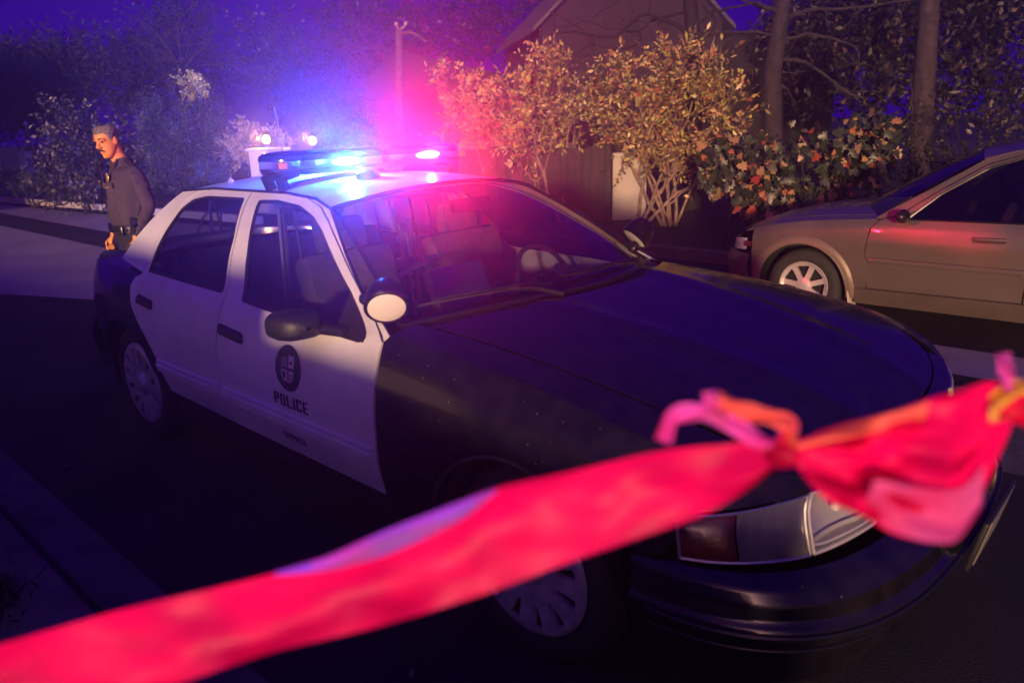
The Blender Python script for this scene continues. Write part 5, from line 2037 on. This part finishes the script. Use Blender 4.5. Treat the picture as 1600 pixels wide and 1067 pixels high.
bare_tree('bare_tree', [(1083, 200), (1084, 70), (1078, 0), (1072, -80)], [.17, .15, .13, .12], 14.5, 'bark_dark',
          'dark bare tree with crooked branches crossing the lit gable of the house',
          [[(1080, 55), (1040, 30), (1000, 25), (960, 60), (900, 50), (860, 55), .045, -.8], [(1080, 20), (1030, 28), (1005, 45), (980, 50), (935, 40), (900, 28), .035, .4],
           [(995, 40), (1000, 65), (965, 80), (925, 70), (895, 92), .03, .2], [(1082, 45), (1110, 25), (1140, 12), (1190, 5), .04, -.5], [(930, 25), (960, 5), (985, -10), .02, 0],
           [(1085, 65), (1120, 52), (1160, 58), (1200, 60), .03, -.4], [(860, 20), (900, 40), (930, 75), (910, 90), .02, .3], [(1100, 10), (1120, 35), (1110, 50), .02, .2]])
bare_tree('bare_tree', [(1208, 220), (1206, 120), (1218, 40), (1232, -60)], [.17, .16, .14, .12], 13.2, 'bark_grey',
          'grey bare tree with thin branches reaching over the lobed-leaf hedge',
          [[(1225, 30), (1260, 18), (1310, 14), (1370, 8), (1430, 0), .04, .4], [(1215, 62), (1260, 56), (1300, 60), (1335, 75), (1342, 110), .032, -.3], [(1212, 96), (1245, 93), (1285, 115), (1330, 150), (1355, 154), .035, -.4],
           [(1214, 58), (1180, 52), (1130, 50), (1085, 55), .035, -.6], [(1225, 20), (1190, 12), (1160, 0), .05, -.6], [(1212, 108), (1235, 115), (1262, 112), .018, .2], [(1216, 130), (1235, 145), (1243, 165), .014, .1]])
bare_tree('tree_trunk', [(1440, 190), (1444, 120), (1450, 40), (1455, -60)], [.20, .19, .18, .17], 13.8, 'bark_white',
          'thick pale tree trunk rising from the dark hedge behind the wagon',
          [[(1430, 142), (1445, 150), (1462, 150), .02, -.3], [(1425, 190), (1424, 160), (1426, 120), .02, -.2]])
# far dim tree masses
bush('far_tree', 1500, 24, [(1480, 60, 24, 130, 90, 2), (1600, 60, 24, 120, 120, 2), (1330, 60, 25, 120, 90, 1.6), (1400, 0, 24, 150, 70, 2), (1250, 100, 26, 90, 70, 1.5), (1560, -30, 24, 120, 70, 2), (1340, 130, 22, 90, 45, 1.5), (1260, 40, 25, 70, 60, 1.5), (1400, 165, 20, 70, 30, 1.2), (1540, 150, 20, 80, 40, 1.2)], 2200, 9, .9, (.24, .11), M['hedge_leaf'],
     'dim dark tree mass filling the upper right behind the pale trunk', 'tree', .3, None, .3)
bush('far_tree', 590, 32, [(560, 150, 33, 90, 70, 2), (640, 120, 33, 90, 80, 2), (470, 140, 33, 80, 70, 2), (580, 60, 34, 120, 60, 2), (700, 60, 34, 100, 60, 2), (800, 40, 34, 90, 50, 2), (420, 90, 34, 70, 60, 2)], 1700, 8, 1.0, (.22, .10), M['hedge_leaf'],
     'dim hazy tree behind the glowing roof lights', 'tree', .3, None, .3)

# ------------------------------------------------------------------ background structures
FWH = Vector((FWD.x, FWD.y, 0)).normalized()
RTH = Vector((RGT.x, RGT.y, 0)).normalized()
HOUSE_RZ = math.atan2(RTH.y, RTH.x) + math.radians(10)
hc = view(1010, 100, 25)
house = empty('house', (hc.x, hc.y, -.1), HOUSE_RZ, 'pale gabled house behind the bare tree, one gable end dimly lit', 'house')
# local x = to the right, local y = away
mb = MB()
s = 25 / 1184.44
L_, R_, ZE, ZA = -3.5, 2.6, 4.85, 7.7
mb.add([(L_, 0, 0), (R_, 0, 0), (R_, 0, ZE), (-.45, 0, ZA), (L_, 0, ZE), (L_, 7, 0), (R_, 7, 0), (R_, 7, ZE), (-.45, 7, ZA), (L_, 7, ZE)],
       [(0, 1, 2, 3, 4), (9, 8, 7, 6, 5), (0, 4, 9, 5), (1, 6, 7, 2)], 0, False)
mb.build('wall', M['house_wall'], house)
mb = MB()
for xa, xb, za, zb in ((-.45, L_ - .35, ZA + .12, ZE - .2), (-.45, R_ + .35, ZA + .12, ZE - .2)):
    mb.add([(xa, -.3, za), (xb, -.3, zb), (xb, 7.3, zb), (xa, 7.3, za), (xa, -.3, za - .14), (xb, -.3, zb - .14), (xb, 7.3, zb - .14), (xa, 7.3, za - .14)],
           [(0, 1, 2, 3), (4, 7, 6, 5), (0, 4, 5, 1), (3, 2, 6, 7), (1, 5, 6, 2)], 0, False)
mb.build('roof', M['roofing'], house)
mb = MB()
mb.add([(R_, 1.2, 0), (R_ + 5, 1.2, 0), (R_ + 5, 1.2, 4.6), (R_, 1.2, 4.6), (R_, 6, 0), (R_ + 5, 6, 0), (R_ + 5, 6, 4.6), (R_, 6, 4.6)], [(0, 1, 2, 3), (1, 5, 6, 2), (3, 2, 6, 7)], 0, False)
mb.build('side_wing', M['house_dark'], house)
mb = MB()
wx, wz = R_ + .35, 3.1
for dx in (-.22, 0, .22):
    mb.box((wx + dx, 1.14, wz), (.05, .06, 1.0), bev=.01)
for dz in (-.5, -.17, .17, .5):
    mb.box((wx, 1.14, wz + dz), (.5, .065, .05), bev=.01)
wd_ = mb.build('window_frame', M['white_wood'], house)
mb = MB()
mb.box((wx, 1.18, wz), (.48, .03, 1.0))
mb.build('pane', M['window_dark'], wd_)

hc = view(730, 130, 29)
h2 = empty('house', (hc.x, hc.y, -.1), HOUSE_RZ - .1, 'low hazy roof with sloping ridge showing behind the pink-lit shrubs', 'house')
mb = MB()
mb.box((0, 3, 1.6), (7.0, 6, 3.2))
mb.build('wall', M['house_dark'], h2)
mb = MB()
mb.add([(-2.6, -.4, 4.5), (3.8, -.4, 3.0), (3.8, 6.4, 3.0), (-2.6, 6.4, 4.5), (-3.8, -.4, 3.5), (-3.8, 6.4, 3.5), (3.8, -.4, 2.85), (3.8, 6.4, 2.85), (-3.8, -.4, 2.85), (-3.8, 6.4, 2.85)],
       [(0, 1, 2, 3), (4, 0, 3, 5), (8, 6, 1, 0, 4), (9, 5, 3, 2, 7), (1, 6, 7, 2), (8, 4, 5, 9)], 0, False)
mb.build('roof', M['house_dark'], h2)

# pole with two pale caps
b0 = ground_at(624, 19)
pl = empty('utility_pole', b0, 0, 'slim pole topped by two pale caps with a bent arm, behind the roof lights', 'pole')
mb = MB()
tp = view(624, 48, 19) - b0
mb.tube([Vector((0, 0, 0)), tp], [.12, .10], 10)
mb.build('post', M['pole_wood'], pl)
for u, v in ((619, 38), (634, 37)):
    mb = MB()
    p = view(u, v, 18.9) - b0
    mb.lathe([(.001, -.05), (.05, -.04), (.055, .0), (.04, .04), (.001, .05)], 10, None, p)
    mb.tube([p - Vector((0, 0, .04)), tp], [.02, .025], 6)
    mb.build('insulator', M['white_wood'], pl)
mb = MB()
mb.tube([view(629, 53, 18.9) - b0, view(640, 51, 18.8) - b0, view(652, 56, 18.8) - b0, view(667, 66, 18.8) - b0], [.05, .045, .04, .03], 8)
mb.build('arm', M['pole_wood'], pl)

# dark fence and the white pier
a, b = view(690, 300, 14.6), view(948, 300, 13.0)
fn_ = empty('wooden_fence', (a.x, a.y, -.05), math.atan2(b.y - a.y, b.x - a.x), 'dark close-boarded wooden fence behind the thin pale stems', 'fence')
fl_ = math.hypot(b.x - a.x, b.y - a.y)
mb = MB()
x = 0
while x < fl_ - .05:
    h = 1.28 + .02 * rng.random()
    mb.box((x + .07, .01 * rng.random(), h / 2), (.136, .022, h), bev=.003)
    x += .14
mb.build('boards', M['fence_wood'], fn_)
mb = MB()
for k in range(4):
    mb.box((fl_ * k / 3, .08, .66), (.10, .10, 1.34), bev=.006)
for z in (.25, 1.05):
    mb.box((fl_ / 2, .045, z), (fl_, .04, .09))
mb.build('posts', M['fence_wood'], fn_)
p = view(978, 300, 13.5)
pr0 = empty('wall_pier', (p.x, p.y, -.06), math.atan2(RTH.y, RTH.x) + .15, 'short white stucco wall end striped by stem shadows beside the fence', 'wall')
mb = MB()
mb.box((0.02, .15, .56), (.72, .28, 1.12), bev=.012)
mb.build('wall', M['stucco'], pr0)
mb = MB()
mb.box((0.02, .15, 1.15), (.80, .36, .07), bev=.012)
mb.build('coping', M['stucco'], pr0)

# stone post far left with a pale post
p = view(48, 270, 22)
sp_ = empty('stone_post', (p.x, p.y, 0), math.atan2(RTH.y, RTH.x) + .3, 'stubby stone post with a small round fitting at the far edge of the driveway', 'post')
hz_ = (view(48, 236, 22)).z
mb = MB()
mb.box((0, 0, hz_ / 2), (.38, .38, hz_), bev=.02)
mb.build('shaft', M['stone'], sp_)
mb = MB()
mb.ball((.02, -.2, hz_ - .34), (.05, .04, .05), 6)
mb.build('fitting', M['chrome'], sp_)
p2 = view(43, 225, 22.4)
pp = empty('wooden_post', (p2.x, p2.y, 0), 0, 'thin pale leaning post behind the stone post', 'post')
mb = MB()
t_ = view(40, 193, 22.4)
mb.tube([(0, 0, 0), (t_.x - p2.x, t_.y - p2.y, t_.z)], [.06, .05], 8)
mb.build('shaft', M['pole_wood'], pp)
mb = MB()
mb.ball((t_.x - p2.x, t_.y - p2.y, t_.z), (.07, .07, .06), 6)
mb.build('cap', M['white_wood'], pp)

# lamp piers
M['lamp_glow'] = glow_mat('lamp_glow', (1.0, .58, .16), 7)


def lamp_pier(u, vt, vl, d, w, label):
    p = view(u, vt, d)
    r = empty('lamp_pier', (p.x, p.y, 0), math.atan2(RTH.y, RTH.x) - .5, label, 'gate pier', 'gate piers with lamps')
    mb = MB()
    mb.box((0, 0, p.z / 2), (w, w, p.z), bev=.015)
    mb.build('pier', M['stucco'], r)
    mb = MB()
    mb.box((0, 0, p.z + .03), (w + .10, w + .10, .06), bev=.012)
    mb.build('cap', M['stucco'], r)
    q = view(u + 3, vl, d)
    h = q.z - p.z
    mb = MB()
    mb.lathe([(.05, .06), (.05, .08), (.02, .09), (.02, max(.10, h - .10)), (.09, max(.11, h - .09))], 12, None, (0, 0, p.z))
    mb.lathe([(.12, h + .10), (.06, h + .15), (.001, h + .18)], 12, None, (0, 0, p.z))
    for k in range(4):
        a_ = PI / 4 + k * PI / 2
        mb.tube([(.095 * math.cos(a_), .095 * math.sin(a_), p.z + h - .09), (.11 * math.cos(a_), .11 * math.sin(a_), p.z + h + .10)], .008, 5)
    ln = mb.build('lantern', M['black_trim'], r)
    mb = MB()
    mb.ball((0, 0, p.z + h), (.085, .085, .095), 8)
    mb.build('globe', M['lamp_glow'], ln)
    ld = bpy.data.lights.new('pier_lamp', 'POINT')
    ld.color = (1, .55, .20)
    ld.energy = 60
    ld.shadow_soft_size = .05
    lo = bpy.data.objects.new('pier_lamp_light', ld)
    COL.objects.link(lo)
    lo.location = (0, -.22, p.z + h + .05)
    lo.parent = r
    return r


lamp_pier(418, 236, 218, 16, .55, 'stucco gate pier with a glowing lantern, seen left of the car aerial')
lamp_pier(490, 240, 220, 16.6, .5, 'gate pier with the brighter lantern, just above the blue roof light')

# ------------------------------------------------------------------ small things on the ground
def fallen_leaf(u, v, size, label, mat):
    d = FWD + RGT * ((u - 800) / 1184.44) + UPV * (-(v - 533.5) / 1184.44)
    t = (.010 - CAM_POS.z) / d.z
    p = CAM_POS + d * t
    p.z = road_z(p.y) + .004
    mb = MB()
    k = 14
    vv = [(0, 0, .006)]
    for i in range(k):
        a = 2 * PI * i / k
        r = size * (1 - .25 * (i % 2)) * (.6 + .4 * abs(math.cos(a)))
        vv.append((r * math.cos(a), r * .7 * math.sin(a), .004 + .008 * math.sin(3 * a)))
    mb.add(vv, [(0, 1 + i, 1 + (i + 1) % k) for i in range(k)])
    o = mb.build('fallen_leaf', mat)
    o.location = p
    o.rotation_euler = (0, 0, u)
    tag(o, label, 'leaf', 'fallen leaves on the asphalt')


fallen_leaf(643, 1050, .020, 'pale dry leaf lying on the dark asphalt near the front wheel', M['pale_leaf'])
fallen_leaf(104, 726, .012, 'tiny pale leaf on the dark asphalt near the left kerb', M['pale_leaf'])
fallen_leaf(50, 821, .012, 'tiny pale leaf lying on the kerb strip', M['pale_leaf'])
g0 = Vector((-1.52, -2.06, .12))
wt = empty('weed_tuft', g0, 0, 'low scruffy weed tuft at the edge of the pavement', 'plant')
P = rng.normal(size=(420, 3)) * np.array([.08, .06, .02])
P[:, 2] = np.abs(P[:, 2])
T = rng.normal(size=(420, 3)) * .6 + np.array([0, 0, .8])
leaves('foliage', P, T, rng.normal(size=(420, 3)), rng.uniform(.03, .08, 420), rng.uniform(.008, .018, 420), M['round_leaf'], wt)

# ------------------------------------------------------------------ barricade tape in the foreground
def near(u, v, d):
    return view(u, v, d * .66)


tape = empty('barricade_tape', near(1215, 700, .72), 0, 'wide red barricade tape with a knot and frayed pink tails, stretched across in front', 'tape')
T0 = tape.location.copy()


def curve3(keys, t):
    ts = [k[0] for k in keys]
    return [interp(t, ts, [k[i] for k in keys]) for i in range(1, len(keys[0]))]


UP = [(-60, 1022, .735), (0, 1006, .73), (200, 950, .72), (420, 898, .715), (520, 868, .71), (620, 825, .705), (700, 793, .70), (760, 767, .70), (900, 735, .70), (1050, 702, .705), (1150, 692, .71), (1222, 684, .715)]
LO = [(-60, 1160, .75), (0, 1142, .745), (280, 1067, .73), (420, 1020, .725), (580, 981, .72), (750, 930, .71), (900, 874, .705), (1000, 840, .705), (1100, 803, .705), (1180, 757, .71), (1228, 716, .715)]
mb = MB()
nzs = [(rng.uniform(2, 9), rng.uniform(0, 6), rng.uniform(-3, 3), rng.uniform(.0006, .0016)) for _ in range(9)]


def tape_pt(u, v):
    x = -60 + 1286 * u
    yu, du = curve3(UP, x)
    yl, dl = curve3(LO, x)
    y = yu + (yl - yu) * v
    d = du + (dl - du) * v
    d += sum(a * math.sin(f * u * 6.28 + p + s_ * v * 3) for f, p, s_, a in nzs)
    d += .010 * math.sin(PI * v) + .004 * math.sin(2 * PI * v + u * 9)
    d += .0016 * abs(math.sin(u * 17 + v * 2.2 + math.sin(u * 40))) * math.sin(PI * v) + .0014 * abs(math.sin(v * 7 - u * 30))
    return near(x, y, d) - T0


mb.grid(tape_pt, 150, 16)
mb.build('ribbon', M['tape'], tape)
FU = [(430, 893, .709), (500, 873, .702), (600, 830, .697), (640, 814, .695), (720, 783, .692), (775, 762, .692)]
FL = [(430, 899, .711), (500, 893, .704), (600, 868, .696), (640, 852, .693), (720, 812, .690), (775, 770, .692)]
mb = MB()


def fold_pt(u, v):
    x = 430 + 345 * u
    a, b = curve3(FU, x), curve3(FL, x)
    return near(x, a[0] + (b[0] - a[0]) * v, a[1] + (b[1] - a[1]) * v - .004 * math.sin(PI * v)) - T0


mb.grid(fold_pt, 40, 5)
mb.build('folded_edge', M['tape_fold_glint'], tape)
# fan of gathered layers right of the knot
mb = MB()
FT = [(0, 1232, 696, .715), (.2, 1300, 668, .71), (.45, 1400, 640, .70), (.7, 1490, 612, .70), (.9, 1555, 597, .71), (1, 1590, 610, .72)]
FB = [(0, 1238, 722, .72), (.2, 1290, 780, .70), (.45, 1345, 805, .68), (.62, 1410, 838, .675), (.74, 1470, 848, .68), (.86, 1530, 775, .70), (1, 1592, 640, .72)]


def fan(jig, sc, off):
    def f(u, v):
        a, b = curve3(FT, u), curve3(FB, u)
        w = v * sc + off
        x, y, d = (a[i] + (b[i] - a[i]) * w for i in range(3))
        e = math.sin(PI * min(1, u * 1.05))
        d += e * (.010 * math.sin(w * 11 + u * 5 + jig) + .004 * math.sin(w * 25 - u * 13 + jig * 2) + .003 * math.sin(u * 21 + w * 9 + jig))
        return near(x, y, d) - T0
    return f


mb.grid(fan(0, 1.0, 0), 44, 44)
mb.build('gathered_fan', M['tape'], tape)
mb = MB()
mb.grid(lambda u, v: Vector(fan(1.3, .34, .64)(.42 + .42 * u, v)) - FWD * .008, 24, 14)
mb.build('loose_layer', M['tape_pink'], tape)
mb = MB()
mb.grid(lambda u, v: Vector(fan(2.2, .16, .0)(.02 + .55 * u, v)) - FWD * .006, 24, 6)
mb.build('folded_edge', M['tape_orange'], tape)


def ribbon(name, pts, half, mat, d0=.70, tw=.5):
    mb = MB()
    k = len(pts)

    def f(u, v):
        t = u * (k - 1)
        xs_ = list(range(k))
        x, y, d = (interp(t, xs_, [p[i] for p in pts]) for i in range(3))
        t2 = min(t + .05, k - 1)
        t1 = t2 - .05
        dx = interp(t2, xs_, [p[0] for p in pts]) - interp(t1, xs_, [p[0] for p in pts])
        dy = interp(t2, xs_, [p[1] for p in pts]) - interp(t1, xs_, [p[1] for p in pts])
        L = math.hypot(dx, dy) + 1e-6
        w = (v - .5) * 2 * half * (1 - .25 * math.sin(u * 9) ** 2)
        return near(x - dy / L * w, y + dx / L * w, d + .006 * math.sin(v * 6 + u * 8) + .008 * (v - .5) * math.sin(u * 6)) - T0
    mb.grid(f, 30, 8)
    return mb.build(name, mat, tape)


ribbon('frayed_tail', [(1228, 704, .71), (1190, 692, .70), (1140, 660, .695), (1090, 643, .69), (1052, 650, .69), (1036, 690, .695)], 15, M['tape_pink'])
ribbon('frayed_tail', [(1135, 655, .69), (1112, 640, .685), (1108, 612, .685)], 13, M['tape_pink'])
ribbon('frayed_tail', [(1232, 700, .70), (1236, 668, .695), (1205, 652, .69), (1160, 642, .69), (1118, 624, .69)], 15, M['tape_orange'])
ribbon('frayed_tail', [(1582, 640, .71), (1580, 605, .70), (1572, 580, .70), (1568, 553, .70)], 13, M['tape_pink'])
mb = MB()
for k in range(5):
    c = near(1222 + rng.normal() * 7, 703 + rng.normal() * 7, .705 + rng.normal() * .004)
    mb.ball(c - T0, tuple(rng.uniform(.005, .0095, 3)), 6)
mb.build('knot', M['tape'], tape)
mb = MB()
for k in range(4):
    c = near(1582 + rng.normal() * 8, 628 + rng.normal() * 9, .705)
    mb.ball(c - T0, tuple(rng.uniform(.006, .011, 3)), 6)
mb.build('knot', M['tape'], tape)
ye = empty('yellow_tape', near(1585, 640, .70), 0, 'yellow tape end knotted to the red tape at the frame edge', 'tape')
T1 = ye.location.copy()
mb = MB()
mb.grid(lambda u, v: near(1546 + 130 * u, 640 - 42 * u - 6 * math.sin(u * 5) + (v - .5) * (44 + 12 * math.sin(u * 7)), .697 + .008 * math.sin(v * 9 + u * 4)) - T1, 24, 10)
mb.build('ribbon', M['tape_yellow'], ye)

# ------------------------------------------------------------------ night haze
mb = MB()
mb.box((-12, 9, 6.5), (64, 58, 15.2))
hz = mb.build('haze', None)
hm = bpy.data.materials.new('haze')
hm.use_nodes = True
nt = hm.node_tree
nt.nodes.remove(nt.nodes['Principled BSDF'])
pv = nt.nodes.new('ShaderNodeVolumePrincipled')
pv.inputs['Color'].default_value = (.80, .62, 1.0, 1)
pv.inputs['Density'].default_value = 0.0105
pv.inputs['Anisotropy'].default_value = 0.92
nt.links.new(pv.outputs[0], nt.nodes['Material Output'].inputs['Volume'])
hz.data.materials.clear()
hz.data.materials.append(hm)
tag(hz, kind='stuff')
